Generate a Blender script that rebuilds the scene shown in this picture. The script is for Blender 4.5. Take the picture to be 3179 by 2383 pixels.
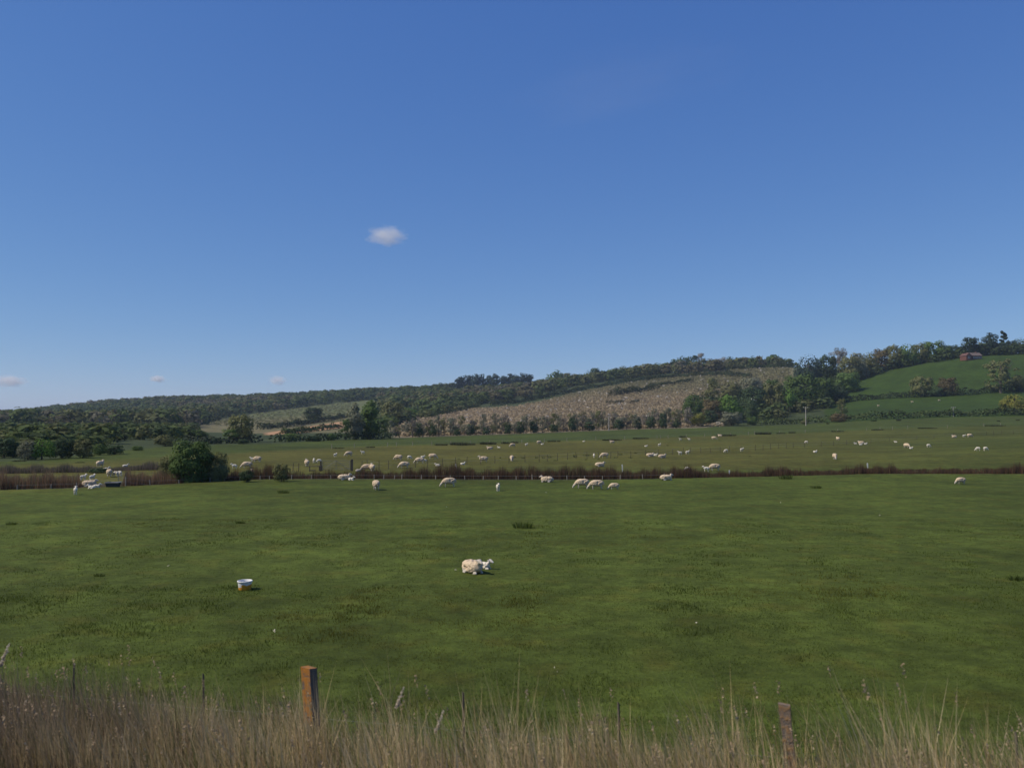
import bpy, math, random
import numpy as np

# ------------------------------------------------------------------ camera, sky, sun, exposure
R = math.radians
S = bpy.context.scene
for o in list(bpy.data.objects):
    bpy.data.objects.remove(o, do_unlink=True)
COL = S.collection
H, F, CX, CY, VH = 5.0, 2650.0, 1589.5, 1191.5, 1305.0      # eye height (m), focal length, centre and horizon row (photo pixels)
TH = math.atan((VH - CY) / F)
cam = bpy.data.cameras.new("camera")
cam.sensor_width = 36.0
cam.lens = 36.0 * F / 3179.0
cam.clip_start, cam.clip_end = 0.1, 60000.0
cam.dof.use_dof = True
cam.dof.focus_distance = 70.0
cam.dof.aperture_fstop = 1.5
camo = bpy.data.objects.new("camera", cam)
COL.objects.link(camo)
camo.location = (0, 0, H)
camo.rotation_euler = (R(90) + TH, 0, 0)
S.camera = camo

SUN_EL = R(47)
SUN_DIR = np.array([-0.965, -0.20]); SUN_DIR /= np.linalg.norm(SUN_DIR)     # horizontal direction towards the sun
SUN_AZ = math.atan2(SUN_DIR[0], SUN_DIR[1])
W = bpy.data.worlds.new("World"); S.world = W; W.use_nodes = True
nt = W.node_tree
sky = nt.nodes.new("ShaderNodeTexSky"); sky.sky_type = 'NISHITA'; sky.sun_disc = False
sky.sun_elevation = SUN_EL; sky.sun_rotation = SUN_AZ
sky.altitude = 0; sky.air_density = 0.75; sky.dust_density = 0.0; sky.ozone_density = 8.0
sep = nt.nodes.new("ShaderNodeSeparateColor"); gam = nt.nodes.new("ShaderNodeCombineColor")   # the phone's flat tone curve, per channel
nt.links.new(sky.outputs[0], sep.inputs[0])
for k_, g_ in enumerate((0.95, 0.74, 0.42)):
    pw_ = nt.nodes.new("ShaderNodeMath"); pw_.operation = 'POWER'; pw_.inputs[1].default_value = g_
    nt.links.new(sep.outputs[k_], pw_.inputs[0]); nt.links.new(pw_.outputs[0], gam.inputs[k_])
tint = nt.nodes.new("ShaderNodeVectorMath"); tint.operation = 'MULTIPLY'; tint.inputs[1].default_value = (0.66, 0.88, 1.88)
nt.links.new(gam.outputs[0], tint.inputs[0]); nt.links.new(tint.outputs[0], nt.nodes["Background"].inputs[0])
nt.nodes["Background"].inputs[1].default_value = 0.15
sun = bpy.data.lights.new("sun", 'SUN'); sun.energy = 4.3; sun.angle = R(0.5); sun.color = (1.0, 0.90, 0.75)
suno = bpy.data.objects.new("sun", sun); COL.objects.link(suno)
suno.rotation_euler = (R(90) - SUN_EL, 0, math.atan2(SUN_DIR[0], -SUN_DIR[1]))
suno.location = (-60, 10, 80)
S.view_settings.view_transform = 'Standard'
S.view_settings.look = 'None'
S.view_settings.exposure = 0.0
S.view_settings.gamma = 1.0
S.render.engine = 'CYCLES'
S.cycles.use_denoising = True
S.cycles.max_bounces = 5
S.cycles.transparent_max_bounces = 8
S.cycles.volume_bounces = 3

rng = np.random.default_rng(7)
random.seed(7)

# ------------------------------------------------------------------ object helpers
def tag(o, label=None, cat=None, group=None, kind=None):
    if label: o["label"] = label
    if cat: o["category"] = cat
    if group: o["group"] = group
    if kind: o["kind"] = kind
    return o

def link(o, parent=None):
    COL.objects.link(o)
    if parent is not None: o.parent = parent
    return o

def empty(name, loc=(0, 0, 0), rz=0.0):
    o = bpy.data.objects.new(name, None); o.empty_display_size = 0.2
    o.location = loc; o.rotation_euler = (0, 0, rz)
    return link(o)

def np_mesh(name, verts, faces, mats=None, col=None, smooth=False, midx=None):
    """verts (N,3); faces: (M,k) int array, or a list of such arrays"""
    if not isinstance(faces, list): faces = [faces]
    faces = [np.asarray(f, dtype=np.int32) for f in faces if len(f)]
    verts = np.asarray(verts, dtype=np.float32)
    me = bpy.data.meshes.new(name)
    me.vertices.add(len(verts)); me.vertices.foreach_set("co", verts.ravel())
    loops = np.concatenate([f.ravel() for f in faces])
    tot = np.concatenate([np.full(len(f), f.shape[1], np.int32) for f in faces])
    start = np.concatenate([[0], np.cumsum(tot)[:-1]]).astype(np.int32)
    me.loops.add(len(loops)); me.loops.foreach_set("vertex_index", loops)
    me.polygons.add(len(tot)); me.polygons.foreach_set("loop_start", start); me.polygons.foreach_set("loop_total", tot)
    if midx is not None: me.polygons.foreach_set("material_index", np.asarray(midx, np.int32))
    me.polygons.foreach_set("use_smooth", np.full(len(tot), smooth))
    me.update(calc_edges=True)
    if col is not None:
        a = me.color_attributes.new("col", 'FLOAT_COLOR', 'POINT')
        c = np.ones((len(verts), 4), np.float32); c[:, :3] = col
        a.data.foreach_set("color", c.ravel())
    for m in (mats if isinstance(mats, (list, tuple)) else [mats]):
        if m: me.materials.append(m)
    return me

def obj(name, me, parent=None, loc=None):
    o = bpy.data.objects.new(name, me)
    if loc is not None: o.location = loc
    return link(o, parent)

class MB:
    """collects boxes, tubes and lathes into one mesh"""
    def __init__(s): s.v = []; s.f = {}; s.n = 0; s.m = []
    def add(s, v, f, mi=0):
        for q in f:
            s.f.setdefault(len(q), []).append((tuple(i + s.n for i in q), mi))
        s.v.extend([tuple(p) for p in v]); s.n += len(v)
    def box(s, c, d, rz=0.0, mi=0):
        cx, cy, cz = c; a, b, h = d[0] / 2, d[1] / 2, d[2] / 2
        cs, sn = math.cos(rz), math.sin(rz); v = []
        for z in (-h, h):
            for x, y in ((-a, -b), (a, -b), (a, b), (-a, b)):
                v.append((cx + x * cs - y * sn, cy + x * sn + y * cs, cz + z))
        s.add(v, [(3, 2, 1, 0), (4, 5, 6, 7), (0, 1, 5, 4), (1, 2, 6, 5), (2, 3, 7, 6), (3, 0, 4, 7)], mi)
    def tube(s, pts, rad, k=6, mi=0):
        pts = [np.array(p, float) for p in pts]
        if not hasattr(rad, '__len__'): rad = [rad] * len(pts)
        v = []; f = []
        for i, p in enumerate(pts):
            d = pts[min(i + 1, len(pts) - 1)] - pts[max(i - 1, 0)]; d /= np.linalg.norm(d) + 1e-9
            a = np.cross(d, (0, 0, 1)) if abs(d[2]) < 0.9 else np.cross(d, (1, 0, 0)); a /= np.linalg.norm(a)
            b = np.cross(d, a)
            for j in range(k):
                t = 2 * math.pi * j / k
                v.append(p + rad[i] * (math.cos(t) * a + math.sin(t) * b))
        for i in range(len(pts) - 1):
            for j in range(k):
                f.append((i * k + j, i * k + (j + 1) % k, (i + 1) * k + (j + 1) % k, (i + 1) * k + j))
        f.append(tuple(range(k))[::-1]); f.append(tuple((len(pts) - 1) * k + j for j in range(k)))
        s.add(v, f, mi)
    def lathe(s, prof, k=32, mi=0):
        v = []; f = []
        for r, z in prof:
            for j in range(k):
                t = 2 * math.pi * j / k; v.append((r * math.cos(t), r * math.sin(t), z))
        for i in range(len(prof) - 1):
            for j in range(k):
                f.append((i * k + j, i * k + (j + 1) % k, (i + 1) * k + (j + 1) % k, (i + 1) * k + j))
        s.add(v, f, mi)
    def mesh(s, name, mats, smooth=False):
        fa = []; mi = []
        for k in s.f:
            fa.append(np.array([q for q, _ in s.f[k]])); mi += [m for _, m in s.f[k]]
        return np_mesh(name, s.v, fa, mats, smooth=smooth, midx=mi)
    def build(s, name, mats, parent=None, smooth=False, loc=None):
        return obj(name, s.mesh(name, mats, smooth), parent, loc)

# ------------------------------------------------------------------ materials
def mat(name, color=(0.5, 0.5, 0.5), rough=0.8, var=0.0, scale=8.0, attr=None, objrand=0.0, transl=0.0, bump=0.0, color2=None, spec=0.3):
    m = bpy.data.materials.new(name); m.use_nodes = True
    t = m.node_tree; n = t.nodes; b = n["Principled BSDF"]; L = t.links.new
    b.inputs["Roughness"].default_value = rough
    b.inputs["Specular IOR Level"].default_value = spec
    if attr:
        a = n.new("ShaderNodeAttribute"); a.attribute_name = attr; c = a.outputs["Color"]
    else:
        rgb = n.new("ShaderNodeRGB"); rgb.outputs[0].default_value = (*color, 1); c = rgb.outputs[0]
    tc = None
    if var or bump or color2:
        tc = n.new("ShaderNodeTexCoord")
        nz = n.new("ShaderNodeTexNoise"); nz.inputs["Scale"].default_value = scale; nz.inputs["Detail"].default_value = 5
        nz.inputs["Roughness"].default_value = 0.65
        L(tc.outputs["Object"], nz.inputs["Vector"])
    if color2:
        mx = n.new("ShaderNodeMix"); mx.data_type = 'RGBA'
        rp = n.new("ShaderNodeMapRange"); rp.inputs[1].default_value = 0.4; rp.inputs[2].default_value = 0.62
        L(nz.outputs["Fac"], rp.inputs[0]); L(rp.outputs[0], mx.inputs[0])
        L(c, mx.inputs[6]); mx.inputs[7].default_value = (*color2, 1); c = mx.outputs[2]
    hv = None
    if var:
        mr = n.new("ShaderNodeMapRange"); mr.inputs[1].default_value = 0.25; mr.inputs[2].default_value = 0.75
        mr.inputs[3].default_value = 1 - var; mr.inputs[4].default_value = 1 + var
        L(nz.outputs["Fac"], mr.inputs[0]); hv = mr.outputs[0]
    if objrand:
        oi = n.new("ShaderNodeObjectInfo"); mr2 = n.new("ShaderNodeMapRange")
        mr2.inputs[3].default_value = 1 - objrand; mr2.inputs[4].default_value = 1 + objrand
        L(oi.outputs["Random"], mr2.inputs[0])
        if hv is None: hv = mr2.outputs[0]
        else:
            mm = n.new("ShaderNodeMath"); mm.operation = 'MULTIPLY'; L(hv, mm.inputs[0]); L(mr2.outputs[0], mm.inputs[1]); hv = mm.outputs[0]
    if hv is not None:
        hs = n.new("ShaderNodeHueSaturation"); L(c, hs.inputs["Color"]); L(hv, hs.inputs["Value"]); c = hs.outputs[0]
    L(c, b.inputs["Base Color"])
    if bump:
        bp = n.new("ShaderNodeBump"); bp.inputs["Strength"].default_value = bump; bp.inputs["Distance"].default_value = 0.05
        L(nz.outputs["Fac"], bp.inputs["Height"]); L(bp.outputs[0], b.inputs["Normal"])
    if transl:
        tr = n.new("ShaderNodeBsdfTranslucent"); L(c, tr.inputs[0])
        ms = n.new("ShaderNodeMixShader"); ms.inputs[0].default_value = transl
        L(b.outputs[0], ms.inputs[1]); L(tr.outputs[0], ms.inputs[2]); L(ms.outputs[0], n["Material Output"].inputs[0])
    return m

# ------------------------------------------------------------------ picture -> world
def ray(u, v):
    a = (u - CX) / F; b = (CY - v) / F
    k = math.cos(TH) - b * math.sin(TH)
    return a / k, (math.sin(TH) + b * math.cos(TH)) / k          # x/y and z-slope per metre of depth

def V(y, v):                       # a terrain knot: at depth y the ground shows at picture row v
    return (y, H + ray(CX, v)[1] * y)

FLAT = [(1, 0), (40, 0), (70, 0)]
COLS = {
    -900: FLAT + [(150, 0), (400, -0.6), (700, 0), (1500, 9), (2500, 18), (7000, 0)],
    0:    FLAT + [(150, 0), (400, -0.6), (700, 0.5), (1100, 5), (1500, 10), (2450, 20), (3200, 8), (7000, 0)],
    400:  FLAT + [(150, 0), (250, 0), (400, -0.4), (600, 1.5), V(900, 1296), V(1400, 1254), (2000, 22), (7000, 0)],
    800:  FLAT + [(150, 0), (250, 0), V(350, 1345), V(500, 1325), V(700, 1300), V(900, 1275), V(1100, 1256), V(1400, 1244), (1900, 30), (7000, 0)],
    1200: FLAT + [(150, 0), (240, 0), V(300, 1348), V(400, 1325), V(550, 1298), V(750, 1268), V(1000, 1238), V(1300, 1225), (1800, 42), (7000, 0)],
    1600: FLAT + [(150, 0), (220, 0.1), V(290, 1347), V(350, 1331), V(450, 1302), V(600, 1262), V(700, 1246), V(900, 1215), V(1080, 1198), (1500, 46), (7000, 0)],
    2000: FLAT + [(150, 0.2), (220, 0.6), V(330, 1332), V(400, 1311), V(500, 1268), V(620, 1215), V(720, 1180), V(820, 1163), (1200, 44), (7000, 0)],
    2400: FLAT + [(100, 0.3), (160, 0.7), V(240, 1343), V(340, 1322), V(420, 1290), V(520, 1240), V(620, 1195), V(720, 1150), V(790, 1138), (1100, 52), (7000, 0)],
    2800: FLAT + [(100, 0.8), V(160, 1374), V(240, 1328), V(330, 1300), V(440, 1236), V(545, 1147), V(620, 1118), (900, 48), (7000, 0)],
    2990: FLAT + [(100, 1.1), V(155, 1366), V(235, 1326), V(330, 1294), V(437, 1226), V(525, 1112), V(600, 1100), (900, 49), (7000, 0)],
    3179: FLAT + [(100, 1.5), V(150, 1358), V(220, 1330), V(330, 1291), V(432, 1214), V(520, 1106), V(600, 1100), (900, 52), (7000, 0)],
    4000: FLAT + [(100, 1.8), (150, 2.4), (220, 3.6), (330, 8), (430, 21), (520, 44), (600, 53), (900, 56), (7000, 0)],
}
def pchip(x, y, q):
    x = np.array(x, float); y = np.array(y, float); h = np.diff(x); d = np.diff(y) / h
    m = np.zeros_like(x); m[0], m[-1] = d[0], d[-1]
    for i in range(1, len(x) - 1):
        if d[i - 1] * d[i] > 0:
            w1, w2 = 2 * h[i] + h[i - 1], h[i] + 2 * h[i - 1]
            m[i] = (w1 + w2) / (w1 / d[i - 1] + w2 / d[i])
    i = np.clip(np.searchsorted(x, q) - 1, 0, len(x) - 2); t = (q - x[i]) / h[i]
    return ((2 * t**3 - 3 * t**2 + 1) * y[i] + (t**3 - 2 * t**2 + t) * h[i] * m[i] + (-2 * t**3 + 3 * t**2) * y[i + 1] + (t**3 - t**2) * h[i] * m[i + 1])
LY = np.linspace(math.log(10), math.log(7000), 700)
_us = sorted(COLS)
_raw = np.array([pchip(np.log([p[0] for p in COLS[u]]), [p[1] for p in COLS[u]], LY) for u in _us])
TU = np.arange(-900, 4001, 20.0)
TZ = np.array([[0.0]])
TZ = np.stack([np.interp(TU, _us, _raw[:, j]) for j in range(len(LY))], 1)
_k = np.exp(-0.5 * (np.arange(-8, 9) / 3.5) ** 2); _k /= _k.sum()
_pad = np.pad(TZ, ((8, 8), (0, 0)), mode='edge')
TZ = sum(_k[i] * _pad[i:i + len(TU)] for i in range(17))

def fence_y(x): return np.clip(11.9 - 0.232 * x, 7.5, 20)
DITCH_PX = [(-300, 1532), (0, 1519), (300, 1512), (530, 1502), (800, 1488), (1000, 1486), (1500, 1487), (1900, 1487), (2264, 1481), (2700, 1475), (3179, 1478), (3500, 1478)]
_dx, _dy = [], []
for u, v in DITCH_PX:
    s, m = ray(u, v); y = -H / m; _dx.append(s * y); _dy.append(y)
def ditch_y(x): return np.interp(x, _dx, _dy)

def wave(x, y, seed, sc):
    r = np.random.default_rng(seed); o = 0
    for i in range(6):
        a = r.uniform(0, 6.28); k = sc * r.uniform(0.5, 2.0); o = o + np.sin(k * (x * math.cos(a) + y * math.sin(a)) + r.uniform(0, 6.28))
    return o / 6

def groundz(x, y):
    x = np.asarray(x, float); y = np.asarray(y, float)
    yy = np.maximum(y, 10.0)
    uu = np.clip(CX + F * x / yy, TU[0], TU[-1] - 1e-3); fu = (uu - TU[0]) / 20.0; i = np.minimum(fu.astype(int), len(TU) - 2); fu = fu - i
    fl = np.clip((np.log(yy) - LY[0]) / (LY[1] - LY[0]), 0, len(LY) - 1.001); j = fl.astype(int); fl = fl - j
    z = (TZ[i, j] * (1 - fu) + TZ[i + 1, j] * fu) * (1 - fl) + (TZ[i, j + 1] * (1 - fu) + TZ[i + 1, j + 1] * fu) * fl
    z = z + 0.05 * wave(x, y, 3, 0.16) * np.clip((y - 14) / 20, 0, 1) + np.clip((y - 150) / 400, 0, 1) * 0.5 * wave(x, y, 4, 0.02)
    t = y - ditch_y(x)
    prof = np.interp(t, [0, 0.25, 0.9, 2.2, 4.0, 4.6], [0, -0.12, -0.75, -0.8, -0.08, 0])
    uu2 = CX + F * x / np.maximum(y, 10.0)
    gap = np.clip((np.abs(uu2 - 325) - 62) / 18, 0, 1)
    z = z + prof * gap
    q = np.clip(fence_y(x) - 0.5 - y, 0, None)
    z = z + np.minimum(0.34 * q * q / (q + 0.7), 2.3)
    return z

_HY = np.geomspace(8.0, 4000, 2600)
def hit(u, v):
    s, m = ray(u, v)
    d = groundz(s * _HY, _HY) - (H + m * _HY)
    k = np.argmax(d >= 0)
    if d[k] < 0: k = len(_HY) - 1
    if k > 0:
        t = d[k - 1] / (d[k - 1] - d[k]); y = _HY[k - 1] + t * (_HY[k] - _HY[k - 1])
    else: y = _HY[0]
    return np.array([s * y, y, float(groundz(s * y, y))])
def at(u, y):
    x = (u - CX) / F * y
    return np.array([x, y, float(groundz(x, y))])
def yline(pts):
    us = [p[0] for p in pts]; ys = [hit(*p)[1] for p in pts]
    return lambda u: np.interp(u, us, ys)

# ------------------------------------------------------------------ ground
ys = np.concatenate([[-60, -20, -5, 0, 3, 5, 6.5], np.arange(7, 14, 0.35), np.geomspace(14, 50, 84)[1:], np.arange(50.45, 80, 0.4), np.geomspace(80.4, 7000, 300)])
sd = np.arange(-0.66, 0.6601, 0.004); so = 0.66 * np.geomspace(1.03, 8, 14)
ss = np.concatenate([-so[::-1], sd, so])
SS, YY = np.meshgrid(ss, ys)
XX = SS * np.maximum(YY, 14.0)
ZZ = groundz(XX, YY)
UU = CX + F * XX / np.maximum(YY, 10)

far_edge = lambda u: np.interp(u, [-300, 0, 130, 560, 870, 1000, 1200, 1600, 2000, 2400, 2800, 3179, 3600], [105, 105, 105, 168, 186, 210, 240, 290, 330, 340, 330, 330, 330])
wood_base = lambda u: np.interp(u, [-900, 500, 600, 700, 832, 960, 1092, 1360], [420, 450, 500, 750, 860, 920, 980, 1030])
orch_top = yline([(1240, 1298), (1440, 1272), (1600, 1262), (1680, 1246), (1800, 1216), (1900, 1197), (2000, 1181), (2200, 1152), (2450, 1142)])
soil_top = yline([(830, 1342), (1052, 1309)])
soil_bot = yline([(830, 1350), (1052, 1329)])
third_line = yline([(0, 1450), (600, 1420), (1030, 1391), (1500, 1378), (2030, 1360), (2500, 1345), (3179, 1322)])
def lin(a, b, t): return a[None, None, :] * (1 - t[..., None]) + b[None, None, :] * t[..., None]
c_near = np.array([0.064, 0.086, 0.015]); c_mid = np.array([0.087, 0.086, 0.019]); c_far = np.array([0.054, 0.073, 0.015])
c_wood = np.array([0.045, 0.06, 0.024]); c_orch = np.array([0.25, 0.21, 0.14]); c_orch2 = np.array([0.13, 0.125, 0.06])
c_fb = np.array([0.10, 0.115, 0.045]); c_fb2 = np.array([0.135, 0.125, 0.062]); c_soil = np.array([0.36, 0.22, 0.12]); c_mead = np.array([0.034, 0.060, 0.010])
wob = wave(XX, YY, 11, 0.05)
t_d = YY - ditch_y(XX)
C = np.broadcast_to(c_near, XX.shape + (3,)).copy()
def paint(mask, c):
    global C
    C = C * (1 - mask[..., None]) + np.asarray(c) * mask[..., None]
sm = lambda x, w: np.clip(x / w + 0.5, 0, 1)
paint(sm(t_d - 2 - 6 * (wob + 0.3), 14) * (YY > 40), c_mid)
paint(sm(t_d, 0.8) * sm(4.5 - t_d, 0.8), np.array([0.06, 0.05, 0.025]))
paint(sm(wave(XX, YY, 12, 0.09) - 0.25, 0.5) * (t_d > 4) * 0.5, c_far)
paint(sm(UU - 2500, 900) * 0.6 * (t_d > 4), c_far)
paint(sm(YY - third_line(UU) * 1.02, 12), c_far)
fe = far_edge(UU)
paint(sm(YY - fe, 6) * (UU < 2560), c_wood)
paint(sm(YY - fe, 6) * (UU >= 2560), c_mead)
m_or = sm(YY - fe, 4) * sm(orch_top(UU) - YY, 10) * sm(UU - 1225, 20) * sm(2460 - UU, 20) * np.maximum(sm(2200 - UU, 20), sm(YY - 600, 10))
paint(m_or, c_orch)
paint(m_or * sm(YY - np.interp(UU, [1900, 2000, 2460], [690, 600, 560]), 60), c_orch2)
m_fb = sm(YY - np.interp(UU, [560, 700, 800, 1110], [430, 370, 340, 330]), 10) * sm(wood_base(UU) - YY, 14) * sm(UU - 555, 10) * sm(1350 - UU, 10)
paint(m_fb, c_fb2)
paint(m_fb * sm(YY - np.interp(UU, [560, 1110], [700, 640]), 160), c_fb)
paint(sm(YY - soil_bot(UU), 6) * sm(soil_top(UU) - YY, 6) * sm(UU - 826, 8) * sm(1066 - UU, 8), c_soil)
bank = np.clip(fence_y(XX) - YY, 0, 1)
paint(bank * 0.8, np.array([0.11, 0.085, 0.05]))
# small mottling of the pastures
mott = 1 + 0.22 * wave(XX, YY, 21, 0.5) + 0.16 * wave(XX, YY, 22, 1.6) * np.clip(1.5 - YY / 90, 0, 1) + 0.15 * wave(XX, YY, 23, 0.11)
C = C * mott[..., None]
nr, nc = XX.shape
idx = np.arange(nr * nc).reshape(nr, nc)
quads = np.stack([idx[:-1, :-1], idx[:-1, 1:], idx[1:, 1:], idx[1:, :-1]], -1).reshape(-1, 4)

gm = bpy.data.materials.new("pasture"); gm.use_nodes = True
t = gm.node_tree; n = t.nodes; L = t.links.new; bs = n["Principled BSDF"]
bs.inputs["Roughness"].default_value = 0.95; bs.inputs["Specular IOR Level"].default_value = 0.1
at_ = n.new("ShaderNodeAttribute"); at_.attribute_name = "col"
tc = n.new("ShaderNodeTexCoord")
prev = at_.outputs["Color"]
for sc_, amp, det in ((0.03, 0.16, 4), (0.35, 0.26, 6), (1.3, 0.30, 5), (4.0, 0.24, 5), (14.0, 0.16, 3)):
    nz = n.new("ShaderNodeTexNoise"); nz.inputs["Scale"].default_value = sc_; nz.inputs["Detail"].default_value = det; nz.inputs["Roughness"].default_value = 0.7
    L(tc.outputs["Object"], nz.inputs["Vector"])
    mr = n.new("ShaderNodeMapRange"); mr.inputs[1].default_value = 0.3; mr.inputs[2].default_value = 0.7; mr.inputs[3].default_value = 1 - amp; mr.inputs[4].default_value = 1 + amp
    L(nz.outputs["Fac"], mr.inputs[0])
    vm = n.new("ShaderNodeVectorMath"); vm.operation = 'SCALE'; L(prev, vm.inputs[0]); L(mr.outputs[0], vm.inputs["Scale"]); prev = vm.outputs[0]
nz2 = n.new("ShaderNodeTexNoise"); nz2.inputs["Scale"].default_value = 0.8; nz2.inputs["Detail"].default_value = 5; L(tc.outputs["Object"], nz2.inputs["Vector"])
mr = n.new("ShaderNodeMapRange"); mr.inputs[1].default_value = 0.52; mr.inputs[2].default_value = 0.72; mr.inputs[4].default_value = 0.55; L(nz2.outputs["Fac"], mr.inputs[0])
mx = n.new("ShaderNodeMix"); mx.data_type = 'RGBA'; mx.blend_type = 'MULTIPLY'; L(mr.outputs[0], mx.inputs[0]); L(prev, mx.inputs[6]); mx.inputs[7].default_value = (1.45, 1.05, 0.95, 1)
L(mx.outputs[2], bs.inputs["Base Color"])
bp = n.new("ShaderNodeBump"); bp.inputs["Strength"].default_value = 0.6; bp.inputs["Distance"].default_value = 0.08; L(nz.outputs["Fac"], bp.inputs["Height"]); L(bp.outputs[0], bs.inputs["Normal"])
ground = obj("ground", np_mesh("ground", np.stack([XX, YY, ZZ], -1).reshape(-1, 3), quads, gm, C.reshape(-1, 3), smooth=True))
tag(ground, kind="structure")

# ------------------------------------------------------------------ foliage
def cards(P, N, size, asp=1.0, r=None):
    """one quad per point, normal N, edge length size"""
    r = r or rng
    n_ = len(P); N = N / (np.linalg.norm(N, axis=1, keepdims=True) + 1e-9)
    a = np.cross(N, r.normal(size=(n_, 3))); a /= np.linalg.norm(a, axis=1, keepdims=True) + 1e-9
    b = np.cross(N, a)
    s = np.asarray(size).reshape(-1, 1) * 0.5
    a = a * s; b = b * s * asp
    v = np.stack([P - a - b * 0.6, P + a * 0.7 - b, P + a + b * 0.7, P - a * 0.6 + b], 1).reshape(-1, 3)
    f = np.arange(4 * n_).reshape(-1, 4)
    return v, f

def crown_pts(seed, n, kind):
    """points and outward normals of a crown: about 1 wide, 1 high, base at z=0"""
    r = np.random.default_rng(seed)
    lob = []
    if kind == 'column':
        for k in range(9): lob.append((r.normal(0, .1), r.normal(0, .1), 0.1 + 0.8 * k / 8, r.uniform(.24, .36) * (1 - 0.45 * (k / 8) ** 3), r.uniform(.12, .18)))
    elif kind == 'conifer':
        for k in range(9): lob.append((r.normal(0, .03), r.normal(0, .03), 0.1 + 0.84 * k / 8, 0.48 * (1 - k / 8.6), 0.09))
    elif kind == 'pine':
        for k in range(11): z = .42 + .053 * k; lob.append((r.normal(0, .22 * (1.1 - k / 14)), r.normal(0, .22 * (1.1 - k / 14)), z, r.uniform(.11, .2), r.uniform(.035, .06)))
    elif kind == 'sparse':
        for k in range(46):
            a = r.uniform(0, 6.28); z = .12 + .84 * (k + .5) / 46; w = .44 * math.sqrt(max(0.05, 1 - ((z - .45) / .56) ** 2)) * r.uniform(.25, 1)
            lob.append((w * math.cos(a), w * math.sin(a), z, r.uniform(.07, .12), r.uniform(.05, .09)))
    elif kind == 'loose':
        for k in range(22):
            a = r.uniform(0, 6.28); z = r.uniform(.14, .95); w = .46 * math.sqrt(max(0.05, 1 - ((z - .5) / .55) ** 2)) * r.uniform(.2, 1)
            lob.append((w * math.cos(a), w * math.sin(a), z, r.uniform(.09, .17), r.uniform(.07, .13)))
    else:                                  # round dome
        lob.append((0, 0, .5, .38, .42)); lob.append((0, 0, .3, .40, .28))
        for k in range(22):
            a = r.uniform(0, 6.28); z = r.uniform(.1, .88); w = .38 * math.sqrt(max(0.06, 1 - ((z - .40) / .6) ** 2)) * r.uniform(.75, 1)
            q = r.uniform(.12, .19); lob.append((w * math.cos(a), w * math.sin(a), z, q, q * r.uniform(.7, 1.0)))
    lob = np.array(lob); wgt = lob[:, 3] ** 1.6; wgt /= wgt.sum()
    pick = r.choice(len(lob), n, p=wgt); l = lob[pick]
    d = r.normal(size=(n, 3)); d[:, 2] = d[:, 2] * 0.9 + 0.12; d /= np.linalg.norm(d, axis=1, keepdims=True)
    rad = r.uniform(.72, 1.08, (n, 1))
    P = l[:, :3] + d * np.stack([l[:, 3], l[:, 3], l[:, 4]], 1) * rad
    c = np.array([0, 0, 0.45])
    N = d * 0.65 + (P - c) * 1.3 + r.normal(size=(n, 3)) * 0.24
    P[:, 2] = np.clip(P[:, 2], 0.0, 1.02)
    return P, N

def crown_mesh(name, seed, n, kind, size, m, asp=1.0):
    P, N = crown_pts(seed, n, kind)
    r = np.random.default_rng(seed + 99)
    v, f = cards(P, N, size * r.uniform(.6, 1.35, n), asp, r)
    return np_mesh(name, v, f, m)

def trunk_mesh(name, seed, m, rad=.03, top=.7, limbs=5, spread=.3, first=.22):
    r = random.Random(seed); b = MB()
    b.tube([(0, 0, -.03), (r.uniform(-.01, .01), 0, top * .3), (r.uniform(-.03, .03), r.uniform(-.03, .03), top * .65), (r.uniform(-.04, .04), r.uniform(-.04, .04), top)], [rad * 1.25, rad, rad * .65, rad * .2], 7)
    for k in range(limbs):
        a = 6.28 * k / limbs + r.uniform(-.5, .5); z = first + (top - first - .08) * k / max(1, limbs); e = spread * r.uniform(.6, 1)
        b.tube([(0, 0, z), (e * .5 * math.cos(a), e * .5 * math.sin(a), z + .1), (e * math.cos(a), e * math.sin(a), min(.96, z + .24))], [rad * .55, rad * .35, rad * .1], 5)
    return b.mesh(name, m)

bark = mat("bark", (0.09, 0.075, 0.06), .95, .3, 20)
leaf = {
    'dark':   mat("leaf_dark", (0.055, 0.086, 0.038), .8, objrand=.22, transl=.28, spec=.15),
    'green':  mat("leaf_green", (0.089, 0.140, 0.038), .8, objrand=.2, transl=.28, spec=.15),
    'bright': mat("leaf_bright", (0.115, 0.201, 0.040), .8, objrand=.15, transl=.28, spec=.15),
    'olive':  mat("leaf_olive", (0.144, 0.151, 0.061), .8, objrand=.2, transl=.28, spec=.15),
    'yellow': mat("leaf_yellow", (0.206, 0.206, 0.044), .8, objrand=.12, transl=.28, spec=.15),
    'brown':  mat("leaf_bronze", (0.135, 0.108, 0.055), .85, objrand=.15, transl=.28, spec=.12),
    'grey':   mat("leaf_grey_green", (0.179, 0.187, 0.122), .85, objrand=.15, transl=.28, spec=.12),
    'twig':   mat("twig_grey", (0.175, 0.156, 0.125), .9, objrand=.15, spec=.1),
    'blue':   mat("leaf_blue_dark", (0.037, 0.060, 0.043), .8, objrand=.15, transl=.28, spec=.15),
    'white':  mat("blossom_white", (0.62, 0.60, 0.52), .8, objrand=.08, transl=.28, spec=.1),
}
PROTO = {}
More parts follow.
